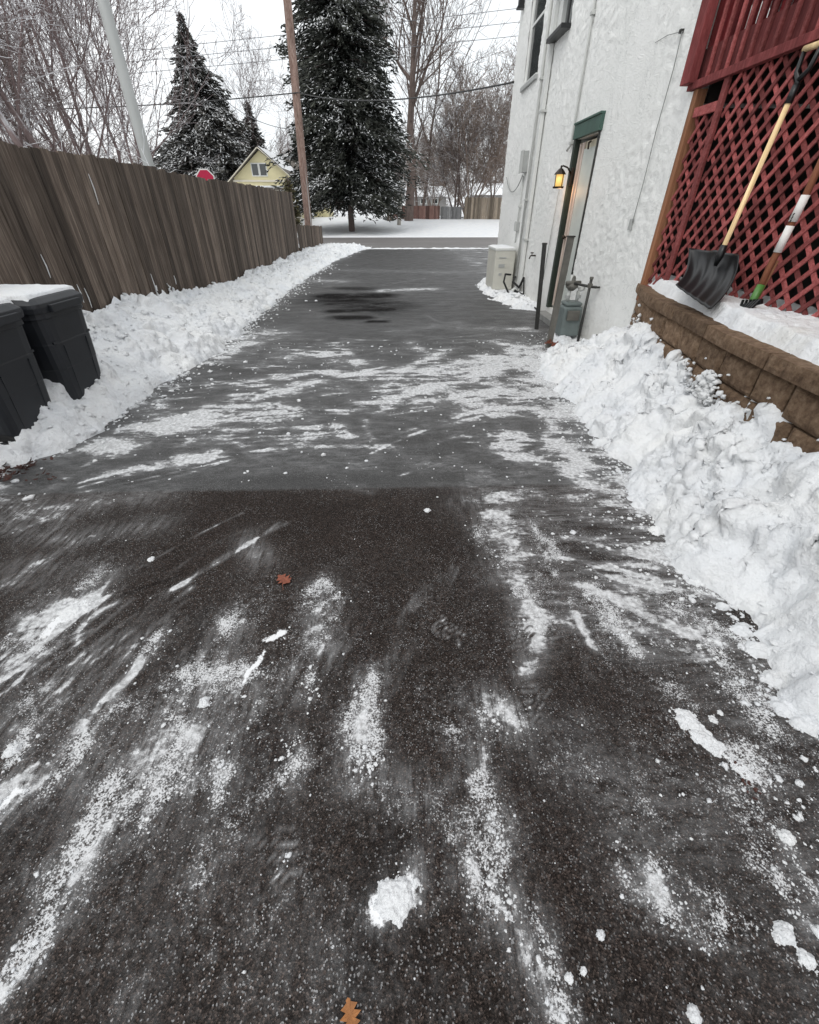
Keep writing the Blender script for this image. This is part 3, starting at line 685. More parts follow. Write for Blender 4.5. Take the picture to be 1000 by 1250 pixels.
chunk(984, 1172, 10, 'smaller round snow lump just below the larger corner lump', 3)
chunk(948, 1145, 6, 'tiny snow lump touching the left side of the larger corner lump', 4)
chunk(960, 1023, 8, 'small round snow lump alone above the lower right corner lumps', 5)
chunk(838, 880, 13, 'flat snow piece at the upper end of the broken snow strip', 6, 1.3, -.7, .35)
chunk(862, 905, 12, 'long flat snow piece in the middle of the broken snow strip', 7, 1.8, -1.0, .35)
chunk(905, 942, 8, 'narrow snow piece at the lower end of the broken snow strip by red dirt', 8, 1.6, -.9, .4)
chunk(870, 880, 5, 'small snow dot right of the broken snow strip', 9)
chunk(16, 917, 9, 'round snow lump at the left edge of the picture', 10)
chunk(250, 859, 7, 'small snow lump in the grainy smear left of centre', 11)
chunk(185, 684, 4, 'small snow dot on the bare asphalt near the long scratch', 12)
chunk(522, 624, 4, 'single snow dot just in front of the asphalt seam', 13)
chunk(92, 748, 12, 'flat snow slab on the left asphalt', 14, 1.6, .4, .3)
chunk(945, 775, 14, 'snow lump loose at the foot of the right bank', 15)
chunk(712, 1028+158, 4, 'snow dot low on the right of centre', 16)
chunk(694, 1194, 5, 'snow bead below the grainy trail at lower right', 17)
chunk(733, 1178-35, 5, 'snow bead among the scattered grains at lower right', 18)
chunk(845, 1238, 8, 'snow lump at the very bottom edge', 19)

def h_slab(X, Y):
    m_ = np.zeros_like(X)
    for px, py, r_ in ((925, 795, .06), (945, 830, .07), (955, 865, .06), (985, 885, .06), (880, 742, .035), (845, 712, .04), (800, 650, .05), (905, 770, .05), (935, 760, .06), (975, 850, .08)):
        c = GZ(px, py); m_ = np.maximum(m_, np.exp(-(((X-c[0])/r_)**2+((Y-c[1])/(r_*.8))**2)))
    e = m_+.9*(fbm(X*26, Y*30, 401, 4, .6)-.5)-.5
    return np.where(e > -.1, .030*np.clip(e, -.1, .5)+np.where(e > 0, .010*lumps(X, Y, .045, 402)+.006*lumps(X, Y, .02, 403)+.004*(fbm(X*90, Y*90, 404, 3)-.5), 0)*np.clip(e*6, 0, 1), -1)
snow_field('snow_slabs', np.arange(1.0, 1.6, .004), np.arange(.5, 2.3, .004), h_slab, base=.006, cut=.001, label='broken flat slabs of snow along the ragged edge of the right bank')
# ================================================================== leaves
def leaf_pts(size, lobes=4):
    half = []
    for i in range(lobes*4+1):
        t = i/(lobes*4); w = (math.sin(t*math.pi)**.7)*(.30+.14*math.cos(t*lobes*2*math.pi)); half.append((w, t-.5))
    pts = half+[(-w, t) for w, t in half[::-1][1:-1]]
    return [(x*size, y*size) for x, y in pts]
def leaf_into(mb, c, size, rz, tilt=0.0, curl=.25, rnd=None):
    pts = leaf_pts(size); n = len(pts); vs = []
    for x, y in pts: vs.append((x, y, curl*(x*x+y*y)/size*1.6))
    vs.append((0, 0, 0)); m = Matrix.Rotation(rz, 3, 'Z')@Matrix.Rotation(tilt, 3, 'X')
    vs = [(m@Vector(v))+Vector(c) for v in vs]
    vs2 = [v+Vector((0, 0, .0012)) for v in vs]
    fs = [(i, (i+1) % n, n) for i in range(n)]+[(n+1+(i+1) % n, n+1+i, 2*n+1) for i in range(n)]
    mb.add([v[:] for v in vs+vs2], fs, rnd)
def leaf(px, py, size, rz, mat, label, n=1):
    c = GZ(px, py, .012); mb = MB()
    for k in range(n): leaf_into(mb, (c[0]+k*size*.25, c[1]+k*size*.1, c[2]+.004*k), size, rz+k*1.1)
    mb.tube([(c[0], c[1]-size*.4, c[2]+.01), (c[0]+.01, c[1]-size*.8, c[2]+.004)], .0012, 5)
    o = mb.build('fallen_leaf', mat, None, (c[0], c[1], 0)); tag(o, label, 'leaf')
leaf(347, 708, .085, .9, LEAFM, 'curled red brown leaf flat on the brown asphalt left of centre')
leaf(428, 1240, .055, .3, LEAFO, 'orange leaf at the bottom edge of the driveway')
def leaf_pile(px, py, n, sx, sy, sz, size, label, z=.03, mat=LEAFD):
    c = GZ(px, py, 0); mb = MB(); rg = random.Random(px)
    for i in range(n): leaf_into(mb, (c[0]+rg.gauss(0, sx), c[1]+rg.gauss(0, sy), z+rg.random()*sz), size*rg.uniform(.6, 1.2), rg.random()*6.3, rg.uniform(-.9, .9), .5)
    o = mb.build('leaf_pile', mat, None, (c[0], c[1], 0)); tag(o, label, 'leaves')
leaf_pile(678, 428, 11, .07, .05, .06, .10, 'cluster of wet red brown leaves at the foot of the front steel post', .04, LEAFM)
leaf_pile(18, 580, 40, .07, .07, .03, .05, 'dark red clump of wet leaves at the edge of the left snow bank', .02)
leaf_pile(908, 955, 16, .012, .020, .003, .013, 'smear of reddish leaf litter beside the broken snow strip', .01)
leaf_pile(20, 588, 10, .2, .04, .02, .03, 'scatter of reddish leaf scraps beside the dark leaf clump', .015)

# ================================================================== left fence
FX = -3.42
def fence_run(label, x0, y0, x1, y1, z0f, topf, mat, bw=.14, name='wooden_fence', group=None, seed=1, gapp=.25, thick=.02, post_sp=2.4, face=1):
    t = thing(name, label, 'fence', (x0, y0, z0f(0)), group)
    L = math.hypot(x1-x0, y1-y0); n = int(L/bw); rg = random.Random(seed)
    d = Vector(((x1-x0)/L, (y1-y0)/L, 0)); nr = Vector((-d.y, d.x, 0))*face
    m = MB(); rot = Matrix((d, nr, Vector((0, 0, 1)))).transposed()
    for i in range(n):
        s = (i+.5)*bw; u = s/L; zt = topf(u)+rg.gauss(0, .011); z0 = z0f(u); g = .004 if rg.random() > gapp else rg.uniform(.008, .014)
        p = Vector((x0, y0, 0))+d*s+nr*rg.uniform(-.004, .004)
        tw = Matrix.Rotation(rg.uniform(-.03, .03), 3, 'Z')@Matrix.Rotation(rg.uniform(-.004, .004), 3, 'Y')
        w = bw-g
        # board with clipped top corners
        h = zt-z0; c_ = .012
        prof = [(-w/2, 0), (w/2, 0), (w/2, h-c_), (w/2-c_, h), (-w/2+c_, h), (-w/2, h-c_)]
        vs = []
        for yy in (-thick/2, thick/2):
            for a, b in prof: vs.append((rot@(tw@Vector((a, yy, b))))+Vector((p.x, p.y, z0)))
        fs = [(0, 1, 2, 3, 4, 5), (11, 10, 9, 8, 7, 6)]+[(k, k+6, (k+1) % 6+6, (k+1) % 6) for k in range(6)]
        m.add([v[:] for v in vs], fs, rg.random())
    m.build('board_panel', mat, t)
    for fr in (.25, .85):
        r_ = MB(); a = Vector((x0, y0, z0f(0)+(topf(0)-z0f(0))*fr))-nr*.045; b = Vector((x1, y1, z0f(1)+(topf(1)-z0f(1))*fr))-nr*.045
        r_.bar(a, b, .04, .085); r_.build('rail', mat, t)
    k = 0
    while k*post_sp <= L+.01:
        p = Vector((x0, y0, 0))+d*min(k*post_sp, L)-nr*.115; u = k*post_sp/L
        q = MB(); q.bb(p.x-.045, p.x+.045, p.y-.045, p.y+.045, z0f(u)-.3, topf(min(u, 1))-.05); q.build('post', mat, t); k += 1
    return t
fence_run('tall weathered grey brown board fence running along the left side of the driveway', FX, -1.5, FX, 18.15, lambda u: .02, lambda u: 1.93+.015*math.sin(u*19), FENCE, seed=5, face=-1)
fence_run('short lower end section of weathered board fence between tall fence and street', FX, 18.3, -3.17, 22.9, lambda u: .02, lambda u: 1.02-.16*u, FENCE, seed=8, face=-1)
# snow clinging to the fence foot
P = []; S = []
for i in range(90):
    y = rng.choice([rng.normal(7.15, .22), rng.normal(7.2, .3), rng.normal(11.4, .2), rng.normal(14.5, .3)])
    base = float(np.interp(y, [4, 6, 6.8, 8, 11, 15], [.35, .5, .30, .28, .18, .12])); z = base+abs(rng.normal(0, .05))
    P.append((FX+.02+rng.uniform(0, .04), y, z)); S.append(rng.uniform(.008, .024))
for y in np.linspace(6.9, 7.5, 7):
    for k in range(int(rng.integers(6, 18))): P.append((FX+.025+rng.normal(0, .006), y+rng.normal(0, .012), .28+k*.022)); S.append(rng.uniform(.012, .026)*(1-k/26))
o = blobs('clinging_snow', np.array(P), np.array(S), SNOW, 12, flat=1.3); tag(o, 'lumps of snow clinging to the foot of the tall fence', 'snow', kind='stuff')
# thin streaks of snow lodged in board gaps
m = MB()
for y, z0, z1 in ((6.2, 1.5, 1.78), (5.35, .55, .75), (5.25, .62, .8), (6.9, .45, .72), (7.6, .5, .62), (4.9, .9, 1.1)):
    m.tube([(FX+.012, y, z0), (FX+.016, y+.004, (z0+z1)/2), (FX+.012, y, z1)], [.003, .006, .003], 6)
o = m.build('lodged_snow', SNOW, None, (FX, 5, 0)); tag(o, 'thin streaks of snow lodged between the fence boards', 'snow', kind='stuff')

# ================================================================== bins
def bin_(name, x1, y0, y1, ztop, label, snow_lbl):
    """wheeled bin: right face at x1, front at y0"""
    w = y1-y0; dp = .66; xc = x1-dp/2; yc = (y0+y1)/2
    t = thing(name, label, 'trash bin', (xc, yc, 0), 'dark wheeled bins beside the fence')
    m = MB(); tp = .80; bz = .06; rim = ztop-.11
    nz = 14; vs = []; fs = []
    # body: rounded-rect rings tapering downward, with a step under the rim and panel band
    prof = [(bz, .78), (bz+.02, .80), (bz+.12, .815), (bz+.14, .82), (rim*.5, .885), (rim*.50+.01, .895), (rim*.72, .93), (rim*.73, .925), (rim-.06, .965), (rim-.055, 1.0), (rim, 1.0)]
    nseg = 24
    for z, s in prof:
        for j in range(nseg):
            a = 2*math.pi*(j+.5)/nseg; c_, s_ = math.cos(a), math.sin(a); e = .28
            vx = math.copysign(abs(c_)**e, c_)*dp/2*s; vy = math.copysign(abs(s_)**e, s_)*w/2*s
            vs.append((xc+vx, yc+vy, z))
    for i in range(len(prof)-1):
        for j in range(nseg): fs.append((i*nseg+j, i*nseg+(j+1) % nseg, (i+1)*nseg+(j+1) % nseg, (i+1)*nseg+j))
    fs.append(tuple(range(nseg))[::-1]); fs.append(tuple((len(prof)-1)*nseg+j for j in range(nseg)))
    m.add(vs, fs); body = m.build('body', BINP, t)
    # moulded ribs and grab recess frame on the face
    r_ = MB()
    for q in (.22, .78): r_.bar((x1-.075, y0+w*(.1+.8*q), .14), (x1-.028, y0+w*(.06+.88*q), rim*.70), .012, .02, (1, 0, 0))
    r_.bar((x1-.035, y0+w*.1, rim*.735), (x1-.035, y1-w*.1, rim*.735), .014, .016)
    r_.build('rib', BINP, body)
    # lid: domed, overhanging front lip
    l = MB(); vs = []; fs = []
    lp = [(rim-.015, 1.02, 1.04), (rim+.02, 1.04, 1.06), (rim+.045, 1.03, 1.05), (rim+.075, .93, .95), (rim+.085, .82, .85)]
    for z, sx, sy in lp:
        for j in range(nseg):
            a = 2*math.pi*(j+.5)/nseg; c_, s_ = math.cos(a), math.sin(a); e = .22
            vs.append((xc+math.copysign(abs(c_)**e, c_)*dp/2*sx, yc+math.copysign(abs(s_)**e, s_)*w/2*sy, z))
    for i in range(len(lp)-1):
        for j in range(nseg): fs.append((i*nseg+j, i*nseg+(j+1) % nseg, (i+1)*nseg+(j+1) % nseg, (i+1)*nseg+j))
    fs.append(tuple(range(nseg))[::-1]); fs.append(tuple((len(lp)-1)*nseg+j for j in range(nseg)))
    l.add(vs, fs); l.bb(x1-.02, x1+.035, y0+w*.2, y1-w*.2, rim-.02, rim+.03); lid = l.build('lid', BINP, t, bevel=.004)
    h = MB(); h.tube([(xc-dp/2-.05, y0+.06, rim+.0), (xc-dp/2-.05, y1-.06, rim)], .016, 10)
    for yy in (y0+.08, y1-.08): h.bb(xc-dp/2-.06, xc-dp/2+.01, yy-.015, yy+.015, rim-.03, rim+.015)
    h.build('handle', BLACKP, t)
    for yy in (y0+.075, y1-.075):
        wl_ = MB(); wl_.tube([(x1-.16, yy-.025, .10), (x1-.16, yy+.025, .10)], .10, 20)
        wh = wl_.build('wheel', RUBBER, t, bevel=.008)
        hb = MB(); hb.tube([(x1-.16, yy-.034, .10), (x1-.16, yy+.034, .10)], .05, 12); hb.build('hub', BLACKP, wh)
    ax = MB(); ax.tube([(x1-.16, y0+.06, .10), (x1-.16, y1-.06, .10)], .012, 8); ax.build('axle', BLACKP, t)
    # snow on lid
    X, Y, F = grid(np.linspace(xc-dp/2+.0, xc+dp/2-.035, 46), np.linspace(yc-w/2+.01, yc+w/2-.01, 40))
    e = np.minimum(np.minimum(X-X.min(), X.max()-X), np.minimum(Y-Y.min(), Y.max()-Y))
    h_ = .035*np.clip(e/.05, 0, 1)**.5+.012*fbm(X*9, Y*9, 3)+.006*lumps(X, Y, .04, 6)-.004
    V = np.stack([X, Y, rim+.072+h_-(e < .001)*.05], 1)
    s = mesh_obj('lid_snow', V, F, SNOW, smooth=True, loc=(0, 0, 0)); tag(s, snow_lbl, 'snow', kind='stuff')
    return t
bin_('wheeled_bin', -2.54, 3.37, 3.95, .965, 'dark wheeled bin farther from camera, snow covering its lid, by the fence', 'white snow layer on lid of the farther bin')
bin_('wheeled_bin', -2.54, 2.70, 3.27, .975, 'nearest dark wheeled bin cut by the left picture edge', 'white snow layer on lid of the nearest bin')

# ================================================================== building
WX = 2.5; WY0, WY1, WZ = 4.80, 12.05, 6.2
OPEN = [(6.72, 7.52, .16, 2.22), (10.16, 11.12, 3.33, 4.95), (8.62, 9.28, 3.55, 4.35)]
def axis(a, b, step, cuts):
    pts = sorted(set([a, b]+[c for c in cuts if a < c < b])); out = []
    for p, q in zip(pts[:-1], pts[1:]): out += list(np.linspace(p, q, max(2, int(round((q-p)/step))+1))[:-1])
    return np.array(out+[b])
bl = thing('painted_building', 'white rough painted masonry house standing right of the driveway', 'building', (WX, WY0, 0))
ya = axis(WY0, WY1, .022, [v for o in OPEN for v in o[:2]]); za = axis(0, WZ, .022, [v for o in OPEN for v in o[2:]])
Yg, Zg, F = grid(ya, za)
fc = np.stack([Yg[F].mean(1), Zg[F].mean(1)], 1); keep = np.ones(len(F), bool)
for a, b, c, d in OPEN: keep &= ~((fc[:, 0] > a) & (fc[:, 0] < b) & (fc[:, 1] > c) & (fc[:, 1] < d))
F = F[keep]
wr = fbm(Yg*2.2, Zg*2.2, 14, 3); u1 = Yg*10+3.0*wr+Zg*5; v1 = Zg*12+2.0*wr-Yg*3
tt = fbm(u1, v1, 15, 4, .6); rid = 1-np.abs(tt-.5)*4
disp = .012*np.clip(rid, 0, 1)**2*sstep(.35, .75, fbm(Yg*.8, Zg*.8, 19, 2)+.22*sstep(1.2, 3, Zg))+.009*fbm(Yg*1.2, Zg*1.2, 16)+.006*fbm(Yg*22, Zg*22, 17, 3)
edgef = np.minimum(np.minimum(Yg-WY0, WY1-Yg), 1)
V = np.stack([WX-disp+.008, Yg, Zg], 1); V, F, _ = compact(V, F[:, ::-1])
mesh_obj('wall', V, F, WALL, bl, smooth=True)
w = MB()
w.bb(WX+.01, WX+9, WY0, WY0+.25, 0, WZ); w.bb(WX+.01, WX+9, WY1-.25, WY1, 0, WZ); w.bb(WX+8.75, WX+9, WY0+.25, WY1-.25, 0, WZ)
w.build('side_wall', WALL, bl)
w = MB(); w.bb(WX-.25, WX+9.3, WY0-.25, WY1+.25, WZ, WZ+.22); rf = w.build('roof', SHINGLE, bl)
w = MB()
w.bb(WX+.3, WX+.35, WY0+.3, WY1-.3, .1, WZ-.1); w.build('dark_backing', DARKWALL, bl)
# reveals for the openings
for (a, b, c, d) in OPEN:
    w = MB(); e = .012
    w.bb(WX-e+.016, WX+.22, a-.02, a, c-.02, d+.02); w.bb(WX-e+.016, WX+.22, b, b+.02, c-.02, d+.02)
    w.bb(WX-e+.018, WX+.22, a, b, d, d+.02); w.bb(WX-e+.018, WX+.22, a, b, c-.02, c); w.build('reveal', WALL, bl)
# door
a, b, c, d = OPEN[0]
dr = MB(); dr.bb(WX+.05, WX+.09, a+.055, b-.055, c+.03, d-.04)
door = dr.build('door', DOORP, bl, bevel=.003); tag(door, 'cream door with a pale storm panel under a green lintel')
p = MB(); p.bb(WX+.03, WX+.048, a+.10, b-.26, c+.10, d-.12); p.build('storm_panel', STORM, door)
p = MB(); p.bb(WX+.022, WX+.047, b-.25, b-.19, c+.04, d-.05); p.bb(WX+.022, WX+.047, b-.12, b-.085, c+.04, d-.05); p.build('door_frame', DOORF, door, bevel=.003)
p = MB(); p.lathe((0, 0, 0), [(.012, 0), (.012, .03), (.028, .04), (.028, .06), (.015, .07)], 14)
v = np.concatenate(p.v); v = np.stack([WX+.045-v[:, 2], b-.15+v[:, 0], 1.12+v[:, 1]], 1); p.v = [v]; p.build('knob', BRONZE, door, smooth=True)
p = MB(); p.tube([(WX+.03, a+.35, d-.06), (WX-.01, a+.30, d-.08), (WX-.02, a+.26, d-.14)], .012, 8); p.build('door_closer', BRONZE, door)
p = MB(); p.bb(WX-.045, WX+.06, a-.05, b+.05, d+.002, d+.15); p.bb(WX-.06, WX+.0, a-.055, b+.055, d+.15, d+.172); tag(p.build('lintel', GREEN, bl, bevel=.003), 'dark green painted lintel')
p = MB(); p.bb(WX-.03, WX+.045, b-.035, b+.04, c, d); p.build('door_jamb', DKGREEN, bl)
p = MB(); p.bb(WX-.02, WX+.045, a-.012, a+.012, c, d); p.build('door_jamb', DKSTEEL, bl)
p = MB(); p.bb(WX-.16, WX+.05, a-.05, b+.1, .0, .09); tag(p.build('door_step', CONC, bl, bevel=.01), 'low grey concrete step')
# tall window near far corner
a, b, c, d = OPEN[1]
wf = MB()
for q in ((a, a+.05), (b-.05, b)): wf.bb(WX+.03, WX+.07, q[0], q[1], c, d)
wf.bb(WX+.03, WX+.07, a+.05, b-.05, c, c+.05); wf.bb(WX+.03, WX+.07, a+.05, b-.05, 4.08, 4.12)
win = tag(wf.build('window', WHITEP, bl, bevel=.002), 'tall dark sash window high near the far corner')
p = MB(); p.bb(WX+.045, WX+.055, a+.05, b-.05, c+.05, d); p.build('pane', GLASS, win)
p = MB(); p.bb(WX-.05, WX+.03, a-.05, b+.05, c-.06, c-.001); p.build('sill', GREYP, win, bevel=.004)
p = MB(); p.bb(WX-.035, WX+.02, a-.03, b+.03, c-.002, c+.02); p.build('sill_edge', WHITEP, win)
# narrow window with black ledges
a, b, c, d = OPEN[2]
wf = MB()
wf.bb(WX-.02, WX+.07, b-.2, b, c, d)
win = tag(wf.build('window', WHITEP, bl, bevel=.002), 'narrow black window between projecting dark ledges')
p = MB(); p.bb(WX+.045, WX+.055, a+.05, b-.2, c, d); p.build('pane', GLASS, win)
p = MB(); p.bb(WX-.14, WX+.03, a-.03, b+.03, c-.05, c); p.build('sill', BLACKP, win, bevel=.004)
p = MB(); p.bb(WX-.13, WX+.03, a-.03, b+.03, c+.5, c+.62); p.build('head_ledge', BLACKP, win, bevel=.004)
p = MB()
p.tube([(WX-.015, a+.12, c), (WX-.015, a+.12, c+.5)], .014, 8); p.build('bar', BLACKP, win)

def pipe(name, label, cat, pts, r, mat, brackets=(), elbow=None):
    t = thing(name, label, cat, pts[-1]); m_ = MB(); m_.tube(pts, r, 12); m_.build('tube', mat, t, smooth=True)
    for z in brackets:
        # find y at z
        y = pts[0][1]; b_ = MB(); b_.bb(pts[0][0]-r-.006, WX, y-r-.02, y+r+.02, z-.015, z+.015); b_.build('bracket', mat, t)
    return t
def downspout(label, y, w_, z0, z1, xo=.05):
    t = thing('downspout', label, 'downspout', (WX-xo, y, z0)); m_ = MB()
    m_.bb(WX-xo-.03, WX-xo+.03, y-w_/2, y+w_/2, z0+.12, z1)
    m_.bar((WX-xo, y, z0+.14), (WX-xo-.13, y, z0+.03), .06, w_, (0, 1, 0)); m_.build('leader', WHITEP, t, bevel=.006)
    for z in (1.0, 2.75, 4.3):
        b_ = MB(); b_.bb(WX-xo-.036, WX-.0, y-w_/2-.03, y+w_/2+.03, z-.015, z+.015); b_.build('strap', CONDW, t)
downspout('wide white rectangular downspout between the tall window and the lantern', 9.32, .10, .1, 6.0)
pipe('conduit', 'thin white painted conduit just beyond the wide downspout', 'pipe', [(WX-.035, 9.72, 6), (WX-.035, 9.72, .25)], .022, CONDW, (1.6, 3.2, 4.6))
pipe('conduit', 'thin grey conduit running down the wall to the top of the green lintel', 'pipe', [(WX-.03, 7.66, 6), (WX-.03, 7.66, 2.18), (WX-.06, 7.70, 2.12)], .016, CONDW, (2.2, 3.4, 4.6))
pipe('lamp_cable', 'thin grey cable dropping down the wall below the lantern', 'cable', [(WX-.018, 7.90, 1.72), (WX-.018, 7.93, 1.3), (WX-.02, 7.96, .5)], .006, CORDM)
c1 = [GX(833, 38, WX-.025), GX(822, 85, WX-.025), GX(801, 160, WX-.025), GX(785, 225, WX-.025), GX(772, 272, WX-.02)]
t = thing('hanging_cable', 'thin dark cable hanging on the white wall near the red deck', 'cable', c1[-1])
m_ = MB(); m_.tube(c1, .0045, 6); m_.tube([GX(833, 38, WX-.02), GX(815, 43, WX-.02), GX(800, 52, WX-.012)], .003, 6); m_.build('wire', GREYC, t)
m_ = MB(); q = GX(832, 38, WX-.02); m_.box(q, (.03, .03, .025)); m_.build('clip', DKSTEEL, t)
m_ = MB(); q = GX(770, 274, WX-.02); m_.box(q, (.025, .045, .10)); m_.build('plug', GREYP, t, bevel=.004)
# electrical box
q = GX(641, 203, WX)
t = thing('electrical_box', 'grey electrical box on the wall near the far corner', 'electrical box', (WX, 10.12, 1.95))
m_ = MB(); m_.bb(WX-.10, WX+.0, 10.04, 10.24, 2.02, 2.33); bx = m_.build('box', GREYP, t, bevel=.006)
m_ = MB(); m_.bb(WX-.108, WX-.099, 10.03, 10.25, 2.01, 2.34); m_.build('cover', CONDW, t, bevel=.003)
pipe('conduit', 'thin conduit dropping from the grey electrical box to a small outlet box', 'pipe', [(WX-.03, 10.16, 1.97), (WX-.03, 10.16, .9)], .014, CONDW, (1.5,))
t = thing('outlet_box', 'small grey outlet box on the wall above the condenser', 'outlet box', (WX, 10.16, 1.1))
m_ = MB(); m_.bb(WX-.07, WX, 10.09, 10.23, 1.10, 1.26); m_.build('box', GREYP, t, bevel=.005)
m_ = MB(); m_.bb(WX-.078, WX-.069, 10.10, 10.22, 1.11, 1.25); m_.build('cover', CONDW, t)
m_ = MB(); a3 = Vector((WX-.05, 10.05, 1.98)); b3 = Vector((WX-.02, 11.6, 2.02))
m_.tube([tuple(a3.lerp(b3, t_)-Vector((.02, 0, .42*4*t_*(1-t_)*.6))) for t_ in np.linspace(0, 1, 12)], .009, 6)
o = m_.build('sagging_cable', GREYC, None, (WX, 10, 2)); tag(o, 'sagging grey cable looped from the electrical box to the far corner', 'cable')
t = thing('corner_fixture', 'small black fixture under the roof at the far house corner', 'light fixture', (WX-.05, 11.95, 4.42))
m_ = MB(); q = GX(637, 8, WX-.04); m_.box((WX-.06, q[1]-.02, q[2]+.1), (.10, .10, .22)); m_.build('housing', BLACKP, t, bevel=.01)
m_ = MB(); m_.box((WX-.06, q[1]-.02, q[2]-.02), (.14, .14, .03)); m_.build('base_plate', BLACKP, t, bevel=.004)
# tap
t = thing('wall_tap', 'small wall tap beside the downspout above the condenser hose', 'tap', (WX, 8.7, .83))
q = GX(650, 312, WX-.06)
m_ = MB(); m_.tube([(WX, q[1], q[2]), (WX-.09, q[1], q[2]), (WX-.11, q[1], q[2]-.05)], .012, 8); m_.build('spout', BRONZE, t, smooth=True)
m_ = MB(); m_.tube([(WX-.07, q[1], q[2]+.035), (WX-.07, q[1], q[2]+.05)], .028, 10); m_.tube([(WX-.07, q[1], q[2]), (WX-.07, q[1], q[2]+.04)], .006, 6); m_.build('handle', BRONZE, t)

# lantern
lp = Vector(GX(683, 219, WX-.17)); t = thing('wall_lantern', 'lit bronze lantern glowing yellow beside the green trimmed door', 'lantern', (WX, lp.y, lp.z))
m_ = MB(); m_.box((WX-.012, lp.y-.0, lp.z+.03), (.024, .085, .20)); m_.build('backplate', BRONZE, t, bevel=.006)
m_ = MB(); m_.tube([(WX-.02, lp.y, lp.z+.06), (WX-.08, lp.y, lp.z+.13), (WX-.15, lp.y, lp.z+.15), (lp.x, lp.y, lp.z+.13)], .010, 8); m_.build('arm', BRONZE, t, smooth=True)
m_ = MB(); m_.lathe((lp.x, lp.y, lp.z), [(.085, .055), (.07, .075), (.03, .115), (.012, .125), (.012, .15), (.003, .155)], 8); m_.lathe((lp.x, lp.y, lp.z), [(.072, -.10), (.078, -.085), (.078, -.078)], 8)
for k in range(4):
    a_ = k*math.pi/2+.4; m_.tube([(lp.x+.066*math.cos(a_), lp.y+.066*math.sin(a_), lp.z-.08), (lp.x+.07*math.cos(a_), lp.y+.07*math.sin(a_), lp.z+.06)], .006, 5)
m_.build('cage', BRONZE, t)
gm = M('lantern_glass', .3); gm.b.inputs['Base Color'].default_value = (.9, .6, .2, 1); gm.b.inputs['Emission Color'].default_value = (1, .62, .18, 1)
gm.b.inputs['Emission Strength'].default_value = .5
m_ = MB(); m_.lathe((lp.x, lp.y, lp.z), [(.055, -.077), (.058, .054)], 12); m_.build('glass', gm.m, t, smooth=True)
L = bpy.data.lights.new('lantern_light', 'POINT'); L.energy = 1.6; L.color = (1, .55, .25); L.shadow_soft_size = .05
lo = bpy.data.objects.new('lantern_light', L); col.objects.link(lo); lo.location = (lp.x+.03, lp.y-.01, lp.z-.14)

# condenser
t = thing('condenser_unit', 'beige air conditioner condenser standing in snow by the far wall', 'air conditioner', (2.22, 10.1, 0))
x0, x1, y0, y1, z0, z1 = 2.02, 2.42, 9.80, 10.6, .10, .82
m_ = MB(); m_.bb(x0, x1, y0, y1, z0, z1); cb_ = m_.build('cabinet', BEIGE, t, bevel=.012)
m_ = MB(); m_.bb(x0-.012, x1+.012, y0-.012, y1+.012, z1-.03, z1+.012); m_.build('top_cover', WHITEP, t, bevel=.006)
m_ = MB()
for z in np.linspace(.2, .8, 16): m_.bb(x0-.006, x0+.002, y0+.08, y1-.08, z, z+.012)
m_.build('grille', BEIGE, t)
m_ = MB(); m_.bb(x0+.08, x0+.2, y0-.012, y0+.001, .50, .56); m_.build('side_grip', GREYP, t)
for q_ in ((.1, .16, .36, .40), (.08, .22, .66, .68)):
    m_ = MB(); m_.bb(x0+q_[0], x0+q_[1], y0-.011, y0+.001, q_[2], q_[3]); m_.build('name_plate', GREYP, t)
for yy in (y0+.1, y1-.1):
    m_ = MB(); m_.bb(x0+.02, x1-.02, yy-.03, yy+.03, 0, z0); m_.build('foot', CONC, t)
m_ = MB()
X, Y, F = grid(np.linspace(x0, x1, 14), np.linspace(y0, y1, 24))
e = np.minimum(np.minimum(X-x0, x1-X), np.minimum(Y-y0, y1-Y))
o = mesh_obj('snow_cap', np.stack([X, Y, z1+.012+.03*np.clip(e/.04, 0, 1)**.5*fbm(X*8, Y*8, 2)], 1), F, SNOW, smooth=True, loc=(0, 0, 0)); tag(o, 'thin snow on top of the beige condenser', 'snow', kind='stuff')
# black hose tangle and drain line
m_ = MB()
m_.tube([(2.35, 9.72, .38), (2.18, 9.45, .42), (2.14, 9.35, .3), (2.24, 9.3, .12), (2.3, 9.2, .08)], .018, 8)
m_.tube([(2.42, 9.6, .35), (2.32, 9.35, .30), (2.42, 9.2, .22), (2.46, 9.1, .4)], .022, 8)
m_.tube([(2.44, 9.5, .18), (2.36, 9.25, .15), (2.45, 9.0, .12)], .025, 8)
o = m_.build('hose', RUBBER, None, (2.35, 9.4, 0)); tag(o, 'tangled black hose lying between the condenser and the wall', 'hose')
m_ = MB(); m_.tube([(2.46, 9.1, .4), (2.47, 9.0, .12), (2.46, 8.4, .05), (2.45, 7.9, .05), (2.43, 7.75, .06)], .014, 8)
o = m_.build('drain_hose', RUBBER, None, (2.46, 8.5, 0)); tag(o, 'black drain hose following the foot of the white wall', 'hose')

